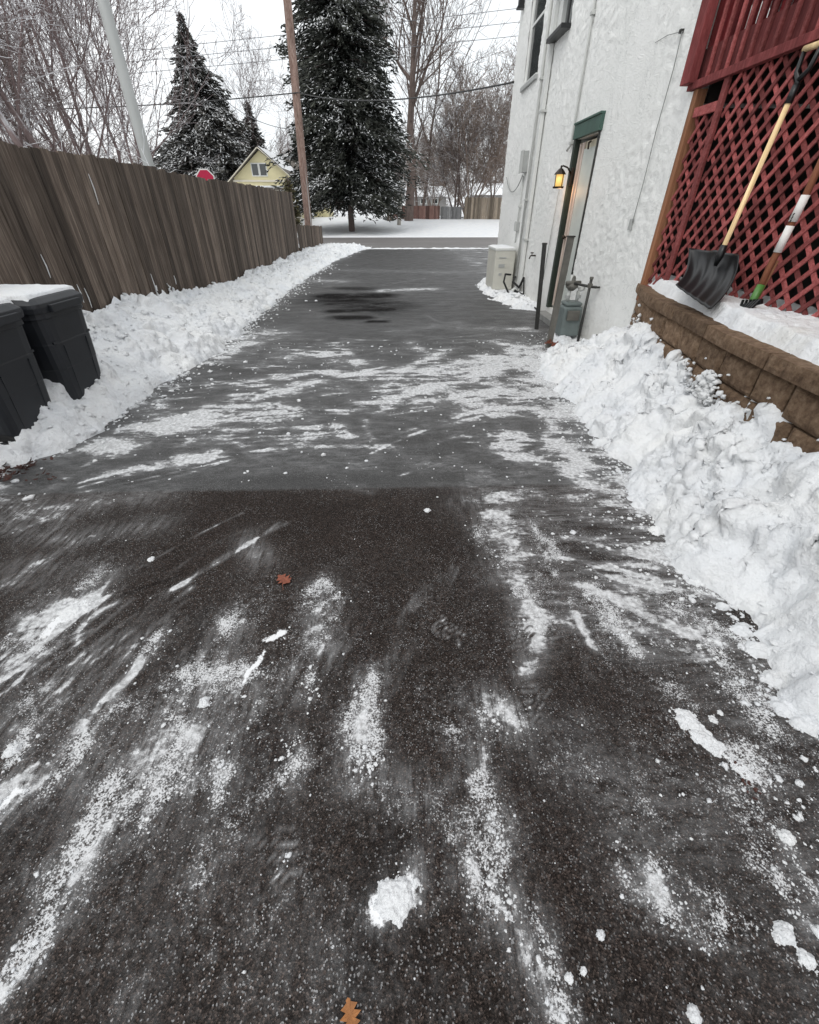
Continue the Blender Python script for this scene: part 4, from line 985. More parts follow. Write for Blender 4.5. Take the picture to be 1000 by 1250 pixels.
# steel posts
def post(label, x, y, top, w_, mat, lean=(0, 0), prof='I'):
    t = thing('steel_post', label, 'post', (x, y, 0), 'steel posts in front of the house door')
    m_ = MB(); tp = (x+lean[0], y+lean[1], top)
    if prof == 'I':
        m_.bar((x, y, -.05), tp, w_, .012, (0, 1, 0)); m_.bar((x-w_/2+.006, y+.02, -.05), (tp[0]-w_/2+.006, tp[1]+.02, top), .012, .05, (0, 1, 0)); m_.bar((x+w_/2-.006, y+.02, -.05), (tp[0]+w_/2-.006, tp[1]+.02, top), .012, .05, (0, 1, 0))
    else: m_.tube([(x, y, -.05), tp], w_/2, 12)
    m_.build('shaft', mat, t)
    m_ = MB()
    if prof == 'I': m_.box((tp[0], tp[1]+.02, top+.006), (w_+.014, .07, .014))
    else: m_.tube([tp, (tp[0], tp[1], top+.02)], w_/2+.005, 12)
    m_.build('cap', DKSTEEL, t)
post('taller grey steel post standing in front of the door nearest the camera', 1.965, 5.62, 1.2, .065, STEEL, (.03, 0))
post('shorter dark steel post standing behind the taller one', 2.1, 6.67, 1.07, .06, DKSTEEL, (-.08, 0), 'O')

# gas meter
t = thing('gas_meter', 'grey green gas meter with pipes against the white wall', 'gas meter', (2.32, 6.05, 0))
m_ = MB(); m_.box((2.31, 6.05, .25), (.26, .26, .36), None, None, (.92, .92)); m_.box((2.31, 6.05, .455), (.22, .22, .05)); m_.build('meter_body', TEAL, t, bevel=.025)
m_ = MB(); m_.box((2.31, 5.905, .33), (.16, .03, .12)); m_.build('dial_box', STEEL, t, bevel=.008)
m_ = MB()
for xx in (2.25, 2.37): m_.tube([(xx, 6.05, .47), (xx, 6.05, .60)], .022, 10)
m_.tube([(2.37, 6.05, .60), (2.42, 6.05, .62), (2.42, 6.2, .62), (2.5, 6.2, .62)], .02, 10)
m_.tube([(2.25, 6.05, .60), (2.25, 6.05, .78)], .02, 10); m_.build('pipe', CONDW, t, smooth=True)
m_ = MB(); m_.lathe((2.27, 6.05, .66), [(.03, -.06), (.05, -.04), (.075, -.02), (.078, .0), (.06, .02), (.035, .04), (.03, .09), (.02, .11)], 16)
m_.tube([(2.18, 6.02, .69), (2.37, 6.05, .69)], .026, 10); m_.build('regulator', STEEL, t, smooth=True)
for xx, zz in ((2.24, .53), (2.38, .53)):
    m_ = MB(); m_.tube([(xx, 6.05, zz-.018), (xx, 6.05, zz+.018)], .034, 6); m_.build('union_nut', GALV, t)
t = thing('supply_pipe', 'upright dark pipe with valve handle right of the gas meter', 'pipe', (2.4, 5.8, 0))
m_ = MB(); m_.tube([(2.4, 5.80, -.02), (2.4, 5.80, .76)], .017, 12); m_.tube([(2.4, 5.8, .68), (2.28, 6.0, .69)], .015, 10); m_.tube([(2.4, 5.8, .68), (2.46, 5.74, .68)], .015, 10); m_.build('tube', DKSTEEL, t, smooth=True)
m_ = MB(); m_.box((2.4, 5.80, .69), (.05, .05, .05)); m_.build('valve', STEEL, t, bevel=.006)
m_ = MB(); m_.tube([(2.4, 5.8, .76), (2.4, 5.8, .785)], .024, 8); m_.build('pipe_cap', STEEL, t)
m_ = MB(); m_.box((2.46, 5.73, .68), (.07, .02, .02)); m_.build('valve_handle', DKSTEEL, t)
m_ = MB(); m_.tube([(2.44, 5.32, .1), (2.43, 5.31, .22), (2.41, 5.30, .23), (2.41, 5.30, .2)], .012, 8); o = m_.build('ground_stub', DKSTEEL, None, (2.44, 5.3, .1)); tag(o, 'short dark bent stub poking out of the snow right of the gas meter', 'pipe stub')
m_ = MB(); rg = random.Random(4)
for k in range(9): 
    q = GZ(700+rg.uniform(0, 28), 419+rg.uniform(-2, 2), .12); m_.tube([q, (q[0]+rg.uniform(-.06, .06), q[1]+rg.uniform(-.03, .03), q[2]+rg.uniform(.0, .03))], .005, 5)
o = m_.build('twig', BARK, None, (2.1, 5.6, .1)); tag(o, 'dark broken twigs lying on the snow below the gas meter', 'twigs')

# ================================================================== deck
dk = thing('porch_deck', 'red painted raised deck with slatted railing and lattice skirt right of the house', 'deck', (2.5, 4.6, 0))
Z0, ZD = .80, 2.24
m_ = MB(); m_.bb(2.45, 2.53, 4.645, 4.71, Z0-.1, ZD-.0); tag(m_.build('corner_post', POSTWOOD, dk, bevel=.004), 'bare orange brown post at the house corner')
m_ = MB(); m_.bb(2.46, 2.55, 4.715, 4.795, .1, ZD-.01); m_.build('trim_board', WALL, dk)
m_ = MB(); m_.bb(2.425, 2.475, -1.5, 4.78, ZD, ZD+.05); m_.bb(2.476, 2.50, -1.5, 4.78, ZD+.052, ZD+.24); m_.build('rim_beam', RED, dk, bevel=.003)
m_ = MB(); m_.bb(2.38, 2.45, 4.70, 4.83, ZD+.04, 3.6); m_.build('rail_post', RED, dk, bevel=.004)
m_ = MB()
yb = 4.60
while yb > -1.5: m_.bb(2.455, 2.475, yb-.014, yb+.014, ZD+.052, 3.32); yb -= .118
m_.build('baluster_row', REDL, dk, bevel=.003)
m_ = MB(); yb = 4.79; rg = random.Random(3)
while yb > -1.5:
    gap = .02 if (3.9 < yb < 4.5) else .004; m_.bb(2.502, 2.52, yb-.108+gap, yb-gap, ZD+.242, 3.25); yb -= .108
m_.build('back_boards', REDB, dk)
m_ = MB(); m_.bb(2.40, 2.50, -1.5, 4.78, 3.325, 3.365); m_.build('handrail', RED, dk, bevel=.004)
m_ = MB(); m_.bb(2.53, 6, -1.5, 4.78, ZD+.1, ZD+.14); m_.build('deck_floor', RED, dk)
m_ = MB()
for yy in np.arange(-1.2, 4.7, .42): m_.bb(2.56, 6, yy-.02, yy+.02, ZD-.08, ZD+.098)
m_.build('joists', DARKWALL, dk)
X, Y, F = grid(np.linspace(2.56, 3.6, 30), np.linspace(-1.4, 4.7, 80))
o = mesh_obj('deck_snow', np.stack([X, Y, ZD+.142+.28*fbm(X*3, Y*3, 6)+.42*sstep(4.3, 3.5, Y)*0+.2], 1), F, SNOW, smooth=True); tag(o, 'snow lying on the deck floor behind the red railing', 'snow', kind='stuff')
# lattice frame
def wy(px, py): return GX(px, py, 2.47)
ST_Y = 4.28
m_ = MB(); m_.bb(2.445, 2.47, ST_Y-.03, ST_Y+.03, Z0, ZD-.001); m_.build('stile', REDL, dk, bevel=.003)
m_ = MB(); m_.bb(2.450, 2.474, ST_Y+.031, 4.619, 2.06, 2.12); m_.build('cross_rail', REDL, dk, bevel=.003)
for ys_ in (1.65, -.9):
    m_ = MB(); m_.bb(2.445, 2.47, ys_-.03, ys_+.03, Z0, ZD-.001); m_.build('stile', REDL, dk, bevel=.003)
m_ = MB(); m_.bb(2.452, 2.476, -1.5, 4.619, Z0-.02, Z0+.05); m_.build('bottom_rail', REDL, dk)
def lattice(y0, y1, z0, z1, x, per=.128, w_=.028, th=.009):
    """two crossed layers of laths clipped to a rectangle"""
    a = MB()
    for sgn, xo in ((-1, 0), (1, th+.001)):
        k0 = int(math.floor(((y0 - z1) if sgn > 0 else (y0+z0))/per))-1; k1 = int(math.ceil(((y1-z0) if sgn > 0 else (y1+z1))/per))+1
        for k in range(k0, k1+1):
            c_ = k*per   # sgn>0: y - z = c ; sgn<0: y + z = c
            pts = []
            for zz in (z0, z1):
                yy = c_+zz if sgn > 0 else c_-zz
                pts.append([yy, zz])
            (ya_, za_), (yb_, zb_) = pts
            # clip in y
            def cl(ya_, za_, yb_, zb_):
                t0, t1 = 0, 1; dy = yb_-ya_
                for lim, s in ((y0, 1), (y1, -1)):
                    if dy == 0: continue
                    tt_ = (lim-ya_)/dy
                    if dy*s > 0: t0 = max(t0, tt_)
                    else: t1 = min(t1, tt_)
                if t1-t0 < .02: return None
                return (ya_+dy*t0, za_+(zb_-za_)*t0, ya_+dy*t1, za_+(zb_-za_)*t1)
            q = cl(ya_, za_, yb_, zb_)
            if q: a.bar((x+xo, q[0], q[1]), (x+xo, q[2], q[3]), w_, th, (1, 0, 0), random.random())
    return a
lattice(1.68, ST_Y-.03, Z0, ZD-.002, 2.478).build('lattice_panel', REDL, dk)
lattice(ST_Y+.03, 4.62, Z0, 2.06, 2.478).build('lattice_panel', REDL, dk)
lattice(-.87, 1.62, Z0, ZD-.002, 2.478).build('lattice_panel', REDL, dk)
m_ = MB(); m_.bb(3.6, 3.65, -1.5, 4.78, .5, ZD-.1); m_.build('dark_backing', DARKWALL, dk)  # added dark sheet, its colour stands in for the deep shade behind the lattice
m_ = MB(); m_.bb(2.56, 3.59, 4.74, 4.775, .79, ZD-.1); m_.build('shade_panel', DARKWALL, dk)  # added to cover the white house wall, paints the lattice holes as shaded
m_ = MB(); m_.bb(2.6, 3.59, -1.5, 4.73, .5, .78); m_.build('soil_bed', SOIL, dk)
m_ = MB(); m_.bb(2.36, 2.395, 4.72, 4.80, .3, .9); 

# ================================================================== retaining wall
PATH = [(2.50, 4.78), (2.36, 4.40), (2.22, 3.95), (2.15, 3.5), (2.09, 3.1), (2.00, 2.6), (1.96, 2.2), (1.93, 1.8), (1.91, 1.0), (1.90, .2), (1.90, -1.5)]
PL = [0]
for a, b in zip(PATH[:-1], PATH[1:]): PL.append(PL[-1]+math.dist(a, b))
def pat(s): return (np.interp(s, PL, [p[0] for p in PATH]), np.interp(s, PL, [p[1] for p in PATH]))
rw = thing('retaining_wall', 'brown split face block retaining wall with a snowy cap below the lattice', 'retaining wall', (2.2, 3.5, 0))
def blockrow(z0, z1, blen, off, out, seed, name, pillow=.016, smoothtop=False, amp=.02):
    m_ = MB(); s = -off; rg = random.Random(seed)
    while s < PL[-1]:
        Lb = blen*rg.uniform(.85, 1.15); a = max(s+.006, 0.0); b = min(s+Lb-.006, PL[-1]); s += Lb
        if b-a < .03: continue
        nu, nv = max(3, int((b-a)/.022)), max(3, int((z1-z0)/.018)); sd = rg.randint(0, 999); vs = []
        U, Vv = np.meshgrid(np.linspace(0, 1, nu), np.linspace(0, 1, nv)); pe = np.minimum(np.minimum(U, 1-U)*(b-a), np.minimum(Vv, 1-Vv)*(z1-z0))
        dsp = pillow*np.clip(pe/.028, 0, 1)**.5+amp*(fbm(U*(b-a)*16+sd, Vv*(z1-z0)*16, sd, 4, .6)-.5)*np.clip(pe/.012, .2, 1)
        ss = a+U*(b-a); x_ = np.interp(ss, PL, [p[0] for p in PATH]); y_ = np.interp(ss, PL, [p[1] for p in PATH])
        e = 1e-2; tx = np.interp(ss+e, PL, [p[0] for p in PATH])-np.interp(ss-e, PL, [p[0] for p in PATH]); ty = np.interp(ss+e, PL, [p[1] for p in PATH])-np.interp(ss-e, PL, [p[1] for p in PATH])
        ln = np.hypot(tx, ty)+1e-9; nx_, ny_ = ty/ln, -tx/ln      # outward (towards the drive)
        zz = z0+.003+Vv*(z1-z0-.006)
        front = np.stack([x_+nx_*(out+dsp), y_+ny_*(out+dsp), zz], -1).reshape(-1, 3)
        back = np.stack([x_-nx_*.22, y_-ny_*.22, zz], -1).reshape(-1, 3); n = nu*nv
        fs = []
        for j in range(nv-1):
            for i in range(nu-1):
                k = j*nu+i; fs.append((k, k+1, k+1+nu, k+nu)); fs.append((n+k, n+k+nu, n+k+1+nu, n+k+1))
        for i in range(nu-1): fs.append((i, n+i, n+i+1, i+1)); k = (nv-1)*nu+i; fs.append((k, k+1, n+k+1, n+k))
        for j in range(nv-1): k = j*nu; fs.append((k, k+nu, n+k+nu, n+k)); k = j*nu+nu-1; fs.append((k, n+k, n+k+nu, k+nu))
        m_.add(np.concatenate([front, back]), fs, rg.random())
    return m_.build(name, BLOCK, rw)
blockrow(.765, .85, .62, .3, .035, 1, 'cap', .004, amp=.016)
blockrow(.59, .76, .31, .0, -.005, 2, 'block_course')
blockrow(.43, .587, .31, .22, -.0, 3, 'block_course')
blockrow(.27, .427, .31, .05, .0, 4, 'block_course')
blockrow(-.02, .267, .31, .25, .0, 5, 'block_course')
# fill + snow on the wall top
def h_top(X, Y):
    fx = np.interp(Y, [p[1] for p in PATH[::-1]], [p[0] for p in PATH[::-1]])
    cut_ = np.interp(Y, [-2, 2.2, 3.0, 3.4, 3.9, 4.3, 4.7], [.05, .07, .07, .10, .09, .07, .03])
    d = X-fx-cut_-.05*(fbm(X*8, Y*8, 55)-.5)
    return np.where(d > -.05, .085*np.clip(d/.05, -.2, 1)**1+.03*(fbm(X*5, Y*5, 57)-.5)+.012*lumps(X, Y, .07, 58)-.0, -1)
snow_field('wall_top_snow', np.arange(1.9, 2.72, .0125), np.arange(-1.4, 4.72, .0125), h_top, base=.842, label='white snow lying on top of the retaining wall under the lattice')
m_ = MB(); m_.add([(2.05, -1.5, .845), (2.6, -1.5, .845), (2.6, 4.78, .845), (2.52, 4.78, .845), (2.2, 3.5, .845)], [(0, 1, 2, 3, 4)]); m_.build('backfill', SOIL, rw)
# snow stuck on the block faces and heaped lumps in front
P = []; S = []
for i in range(620):
    y = rng.choice([rng.normal(2.62, .12), rng.normal(3.6, .2), rng.normal(4.3, .15), rng.uniform(1.6, 4.6), rng.normal(3.0, .1)])
    fx = float(np.interp(y, [p[1] for p in PATH[::-1]], [p[0] for p in PATH[::-1]]))
    zb = float(np.interp(y, [1, 2.3, 3.4, 4.2, 4.8], [.48, .46, .40, .50, .36])); z = zb+rng.exponential(.045)
    if z > .74: continue
    P.append((fx-.01-rng.uniform(0, .04), y, z)); S.append(rng.uniform(.005, .017))
for i in range(90):
    y = rng.normal(2.62, .035); fx = float(np.interp(y, [p[1] for p in PATH[::-1]], [p[0] for p in PATH[::-1]])); z = .46+rng.uniform(0, .17)
    P.append((fx-.02-rng.uniform(0, .03), y+rng.normal(0, .03), z)); S.append(rng.uniform(.010, .022))
o = blobs('stuck_snow', np.array(P), np.array(S), SNOW, 22, flat=.9); tag(o, 'lumps of snow stuck to the retaining wall blocks', 'snow', kind='stuff')

# ================================================================== shovel and tool
sh = thing('snow_shovel', 'black snow shovel with pale wooden shaft leaning on the red lattice', 'snow shovel', (2.15, 3.3, .9))
tl = Vector(GX(985, 68, 2.40)); ta = Vector(GX(966, 118, 2.395)); tb = Vector(GX(882, 305, 2.33))
m_ = MB(); m_.tube([ta, tb, tb+(tb-ta).normalized()*.05], .016, 12); m_.build('shaft', TANWOOD, sh, smooth=True)
ax = (ta-tb).normalized(); sid = Vector((0, 1, 0)); sid = (sid-ax*sid.dot(ax)).normalized()
m_ = MB(); m_.tube([ta-ax*.03, ta+ax*.05], [.021, .019], 10)
e1, e2 = ta+ax*.21+sid*.062, ta+ax*.21-sid*.062
m_.tube([ta+ax*.04, ta+ax*.07, ta+ax*.11+sid*.05, e1], [.017, .016, .013, .012], 8); m_.tube([ta+ax*.07, ta+ax*.11-sid*.05, e2], [.016, .013, .012], 8); m_.build('d_grip', BLACKP, sh, smooth=True)
m_ = MB(); m_.tube([e1+sid*.008, e2-sid*.008], .016, 10); m_.build('grip_bar', TANWOOD, sh, smooth=True)
# blade: scoop between four corners
rows = [(Vector(GX(846, 304, 2.385)), Vector(GX(909, 311, 2.385))), (Vector(GX(846, 337, 2.37)), Vector(GX(908, 348, 2.37))), (Vector(GX(827, 350, 2.12)), Vector(GX(870, 380, 2.11)))]
TL, TR = rows[0]; nrm = Vector((-.75, 0, .66)); nu, nv = 33, 25; vs = []
for j in range(nv):
    v = j/(nv-1)
    for i in range(nu):
        u = i/(nu-1); e = 2*u-1
        a0, a1, a2 = [r_[0].lerp(r_[1], u) for r_ in rows]
        p = a0*(1-v)**2+a1*2*v*(1-v)+a2*v*v
        cor = .05*abs(e)**6*(1-v)*(a2-a0).normalized()
        dep = .045*abs(e)**5*(1-.6*v)+.016*max(0, math.cos(e*math.pi*1.5))**2*(1-v)*(1 if abs(e) < .34 else 1)+.006*math.cos(u*math.pi*10)*min(1, v*3)-.012*math.cos(v*math.pi*2)*0
        vs.append((p+nrm*dep+cor)[:])
fs = [(j*nu+i, j*nu+i+1, (j+1)*nu+i+1, (j+1)*nu+i) for j in range(nv-1) for i in range(nu-1)]
bm_ = MB(); bm_.add(vs, fs); bo = bm_.build('blade', BLACKP, sh, smooth=True); so = bo.modifiers.new('solid', 'SOLIDIFY'); so.thickness = .007; so.offset = 0
m_ = MB(); mid_ = (TL+TR)/2; m_.tube([tb+ax*.03, tb-ax*.04, tb-ax*.10], [.022, .026, .012], 10); m_.build('socket', BLACKP, sh, smooth=True)
# second tool
tt_ = thing('ice_scraper_tool', 'red brown handled garden tool with green socket and black toothed head', 'garden tool', (2.3, 2.95, .95))
a_ = Vector(GX(1012, 178, 2.42)); l0 = Vector(GX(984, 238, 2.405)); l1 = Vector(GX(949, 308, 2.385)); c_ = Vector(GX(940, 325, 2.38)); d_ = Vector(GX(926, 356, 2.36)); e_ = Vector(GX(917, 370, 2.33))
m_ = MB(); m_.tube([a_, l0, l1, c_, d_], .019, 12); m_.build('handle', REDWOOD, tt_, smooth=True)
dd_ = (l1-l0).normalized()
for p0_, p1_ in ((l0, l0.lerp(l1, .45)), (l0.lerp(l1, .52), l1)):
    m_ = MB(); m_.tube([p0_, p1_], .0225, 14); lb = m_.build('label_band', LABELW, tt_, smooth=True)
m_ = MB()
for k in range(3):
    q = l0.lerp(l1, .30+.055*k)+Vector((-.020, -.009, 0)); m_.tube([q, q+dd_*.012+Vector((0, .004, 0))], .004, 6)
m_.build('label_mark', BLACKP, lb)
m_ = MB(); m_.tube([d_+(c_-d_)*.25, e_+(d_-e_)*.2, e_], [.024, .022, .014], 12); m_.build('socket', GREENPL, tt_, smooth=True)
m_ = MB(); hl, hr = Vector(GX(899, 379, 2.30)), Vector(GX(929, 371, 2.33)); hd = (hr-hl)
m_.bar(hl+Vector((0, 0, .015)), hr+Vector((0, 0, .015)), .02, .03)
for k in range(7):
    q = hl+hd*(k+.3)/7; m_.bar(q+Vector((0, 0, .03)), q+Vector((-.055, -.01, -.035)), .014, .010, (0, 1, 0))
for k in range(5):
    q = hl+hd*(k+.8)/6; m_.bar(q+Vector((0, 0, .0)), q+Vector((0, 0, .06-.006*k)), .012, .012, (0, 1, 0))
m_.build('toothed_head', BLACKP, tt_)
m_ = MB(); m_.tube([Vector(GX(950, 318, 2.42)), Vector(GX(932, 352, 2.40)), Vector(GX(921, 374, 2.37))], .007, 8)
o = m_.build('thin_stake', POSTWOOD, None, (2.4, 3, .9), smooth=True); tag(o, 'thin orange stake leaning beside the green socketed tool', 'stake')

# ================================================================== trees
def tubes_mesh(name, segs, mat, parent, sides=4):
    """segs array (n, 8): p0 p1 r0 r1"""
    A = np.array(segs); p0, p1, r0, r1 = A[:, :3], A[:, 3:6], A[:, 6], A[:, 7]; n = len(A)
    d = p1-p0; d /= np.linalg.norm(d, axis=1)[:, None]+1e-9
    ref = np.where(np.abs(d[:, 2:3]) > .9, np.array([[1., 0, 0]]), np.array([[0, 0, 1.]]))
    a = np.cross(d, ref); a /= np.linalg.norm(a, axis=1)[:, None]; b = np.cross(d, a)
    V = []
    for p, r in ((p0, r0), (p1, r1)):
        for j in range(sides):
            t = 2*math.pi*j/sides+.6; V.append(p+(a*math.cos(t)+b*math.sin(t))*r[:, None])
    V = np.stack(V, 1).reshape(-1, 3); k = 2*sides; base = (np.arange(n)*k)[:, None]
    F = np.concatenate([base+np.array([[j, (j+1) % sides, sides+(j+1) % sides, sides+j]]) for j in range(sides)], 0)
    return mesh_obj(name, V, F, mat, parent, smooth=False)
def grow(rg, p, d, L, r, lvl, maxl, segs, kids, spread, up, minr=.006, curve=.18, start=.25):
    n = 5 if lvl < 2 else 4 if lvl == 2 else 3; pts = [p]; step = L/n; rr = [r]
    for i in range(n):
        d = (d+Vector((rg.gauss(0, curve), rg.gauss(0, curve), rg.gauss(0, curve*.6)+up))).normalized()
        p = p+d*step; pts.append(p); rr.append(max(minr, r*(1-.75*(i+1)/n)))
        segs.append((*pts[-2], *pts[-1], rr[-2], rr[-1]))
    if lvl >= maxl: return
    k = kids[lvl]
    for i in range(k):
        t = start+(1-start)*(i+rg.random())/k; f_ = t*n; j = min(n-1, int(f_)); q = pts[j].lerp(pts[j+1], f_-j)
        dd = (pts[j+1]-pts[j]).normalized(); ax_ = dd.cross(Vector((rg.gauss(0, 1), rg.gauss(0, 1), rg.gauss(0, 1)))).normalized()
        nd = (Matrix.Rotation(rg.uniform(.6, 1.25)*spread, 3, ax_)@dd)
        grow(rg, q, nd.normalized(), L*rg.uniform(.42, .68)*(1.1-.4*t), max(minr, rr[j]*rg.uniform(.42, .62)), lvl+1, maxl, segs, kids, spread, up*1.0, minr, curve, .12)
def bare_tree(name, label, base, H, r, seed, mat, kids=(9, 7, 6, 4), stems=1, spread=.62, up=.05, lean=(0, 0), group=None, minr=.008, maxl=4, stemspread=.3, start=.25):
    t = thing(name, label, 'tree', base, group); rg = random.Random(seed); segs = []
    trunk = []
    for s in range(stems):
        a = rg.uniform(0, 6.28); ss = stemspread*(1 if stems > 1 else 0)
        d = Vector((math.cos(a)*ss*rg.uniform(.5, 1.3)+lean[0], math.sin(a)*ss*rg.uniform(.5, 1.3)+lean[1], 1)).normalized()
        grow(rg, Vector(base)+Vector((math.cos(a)*r*(stems > 1), math.sin(a)*r*(stems > 1), 0)), d, H*rg.uniform(.8, 1.05), r*(.75 if stems > 1 else 1), 0, maxl, segs, kids, spread, up, minr, .10, start)
    A = np.array(segs); big = A[:, 6] > r*.3
    tubes_mesh('trunk', A[big], mat, t, 7)
    tubes_mesh('crown', A[~big], mat, t, 3); return t
def conifer(name, label, base, H, Rf, seed, mat, z0=.6, nb=900, dens=1.0, snow=.3, group=None, card=.26, droop=.35, trunk_r=.22):
    t = thing(name, label, 'tree', base, group); rg = np.random.default_rng(seed); B = np.array(base)
    m_ = MB(); m_.tube([B+(0, 0, -.1), B+(0, 0, H*.5), B+(0, 0, H)], [trunk_r, trunk_r*.6, .02], 8); m_.build('trunk', BARK, t)
    C = []; D = []; segs = []
    for i in range(nb):
        u = rg.uniform()**1.15; z = z0+(H-z0)*u; a = rg.uniform(0, 2*math.pi); Rm = Rf(z)*rg.uniform(.6, 1.08)*(.45+1.05*float(fbm(np.array([a*2.4]), np.array([z*1.1]), seed+70, 2)[0]))
        if Rm < .15: continue
        ca, sa = math.cos(a), math.sin(a); k = max(3, int(Rm/.075*dens)); 
        rise = rg.uniform(-.1, .25)
        for j in range(k):
            s = .18+.82*(j+rg.uniform())/k; rad = Rm*s; zz = z+rise*rad-droop*rad*rad/max(Rm, .1)*rg.uniform(.8, 1.15)
            side = rg.normal(0, .10+.10*s)*Rm*.35
            C.append((ca*rad-sa*side, sa*rad+ca*side, zz-abs(rg.normal(0, .07)))); D.append((ca+rg.normal(0, .5), sa+rg.normal(0, .5), rg.normal(-.35, .35)))
        segs.append((0, 0, z, ca*Rm*.85, sa*Rm*.85, z+rise*Rm*.8-droop*Rm*.72, .02+.012*Rm, .008))
    C = np.array(C); D = np.array(D); ok = C[:, 2] > max(.25, z0*.42)*rg.uniform(.6, 1.5, len(C)); C = C[ok]+B; D = D[ok]; D /= np.linalg.norm(D, axis=1)[:, None]; n = len(C)
    def cards(C, D, ln, wd, flat):
        n = len(C); N = rg.normal(0, 1, (n, 3)); 
        if flat: N = N*.25+np.array([0, 0, 1.0])
        Sd = np.cross(D, N); Sd /= np.linalg.norm(Sd, axis=1)[:, None]+1e-9
        l = (ln*rg.uniform(.6, 1.3, n))[:, None]; w_ = (wd*rg.uniform(.6, 1.3, n))[:, None]
        up_ = np.cross(Sd, D)*w_*.35
        a = C-D*l*.5; b = C+D*l*.5
        V = np.stack([a-Sd*w_*.2, C-Sd*w_*.55-up_, b, C+Sd*w_*.55-up_, C+up_*.6], 1)
        V = np.concatenate([V, V[:, :0]], 1); idx = (np.arange(n)*5)[:, None]
        F = np.concatenate([idx+np.array([[0, 1, 4]]), idx+np.array([[1, 2, 4]]), idx+np.array([[2, 3, 4]]), idx+np.array([[3, 0, 4]])], 0)
        return V.reshape(-1, 3), F
    V, F = cards(C, D, card*1.7, card*.42, False)
    C0 = C-B; th = np.arctan2(C0[:, 1], C0[:, 0])*2.2; hz = C0[:, 2]+.45*np.hypot(C0[:, 0], C0[:, 1])
    cn_ = fbm(th*1.6, hz*1.5, seed, 3, .6)
    cl = np.clip((cn_-.38)*2.6, 0, 1)*.75+rg.uniform(-.15, .3, n)
    mesh_obj('crown', V, F, mat, t, attrs={'rnd': np.repeat(np.clip(cl, 0, 1), 5)})
    sel = rg.uniform(0, 1, n) < snow*(.08+1.5*np.clip((fbm(th*2.0+7, hz*2.6, seed+4, 3, .6)-.46)*3.6, 0, 1))
    C2 = C[sel]+np.array([0, 0, .04]); V, F = cards(C2, D[sel], card*1.15, card*.27, True)
    mesh_obj('snow_load', V, F, SNOW, t)
    A = np.array(segs); A[:, :3] += B; A[:, 3:6] += B; tubes_mesh('limbs', A, BARK, t, 4)
    return t
def at(px, py, Y, z=0): q = GY(px, py, Y); return (q[0], Y, z)
sprR = lambda z: float(np.interp(z, [.3, 1.2, 3, 6, 11, 15, 18], [3.3, 4.0, 4.1, 3.6, 2.9, 1.6, .1]))
conifer('spruce_tree', 'huge dark snow flecked spruce across the street behind the wooden utility pole', (-3.0, 37, .1), 18, sprR, 1, NEEDLE, 2.0, 2100, 1.7, .7, card=.21)
conifer('spruce_tree', 'snow laden conical spruce behind the fence, left of the yellow house', (-17.6, 54, .5), 14.6, lambda z: float(np.interp(z, [.5, 3, 6, 9, 12, 14.6], [5.6, 5.6, 4.5, 2.9, 1.2, .05])), 2, NEEDLE2, 2, 1300, .9, 3.4, card=.36)
conifer('spruce_tree', 'small narrow spruce peeking out behind the yellow house gable', (-15.2, 62, .5), 10.6, lambda z: float(np.interp(z, [.5, 4, 8, 10.6], [3.0, 2.6, 1.1, .05])), 3, NEEDLE2, 2, 480, .9, .7, card=.34)
conifer('evergreen_shrub', 'brownish green evergreen shrub between the yellow house and the wooden pole', at(354, 240, 33.8, .1), 3.1, lambda z: float(np.interp(z, [.1, 1.5, 2.4, 3.1], [.55, .6, .4, .05])), 4, NEEDLE3, .2, 300, 1.2, .12, card=.16, droop=.1, trunk_r=.06)
conifer('evergreen_tree', 'dark snowy evergreen low at the far left behind the fence', (-23, 21, 0), 6.5, lambda z: float(np.interp(z, [.1, 2, 5, 6.5], [2.2, 1.9, .8, .05])), 6, NEEDLE2, .4, 300, 1., .5, card=.2)

# bare trees behind the fence on the left
bare_tree('bare_tree', 'large bare tree with many pinkish stems rising behind the fence by the pale pole', at(118, 180, 18), 9, .085, 11, BARK_PINK, (8, 6, 5, 3), stems=7, spread=.75, up=.05, stemspread=.36, lean=(-.08, 0), minr=.0055, start=.12)
bare_tree('bare_tree', 'bare leaning tree with dark limbs reaching left over the fence', at(84, 180, 13), 7.2, .13, 12, BARK_PINK, (8, 6, 5, 3), stems=3, spread=.85, up=.02, lean=(-.55, 0), stemspread=.3, minr=.0045)
bare_tree('bare_tree', 'bare spreading tree at the left picture edge behind the fence', at(14, 170, 15), 6, .08, 13, BARK, (8, 6, 5, 3), stems=3, spread=.85, up=.02, lean=(-.2, 0), stemspread=.45, minr=.0045)
bare_tree('bare_tree', 'pinkish bare tree between the pale pole and the snow laden spruce', at(150, 190, 66), 24, .2, 14, BARK_PINK, (9, 7, 5, 3), stems=3, spread=.6, up=.05, stemspread=.25, minr=.016)
bare_tree('bare_tree', 'distant bare tree hazy with twigs behind the left fence', at(50, 180, 36), 13, .14, 15, BARK_PINK, (9, 7, 5, 3), stems=3, spread=.8, up=.03, stemspread=.3, minr=.010)
bare_tree('bare_tree', 'pale twiggy bare tree left of the wooden pole beyond the yellow house', at(330, 230, 60), 15, .18, 16, BARK_PINK, (9, 7, 6, 4), stems=2, spread=.8, up=.02, stemspread=.25, minr=.012)
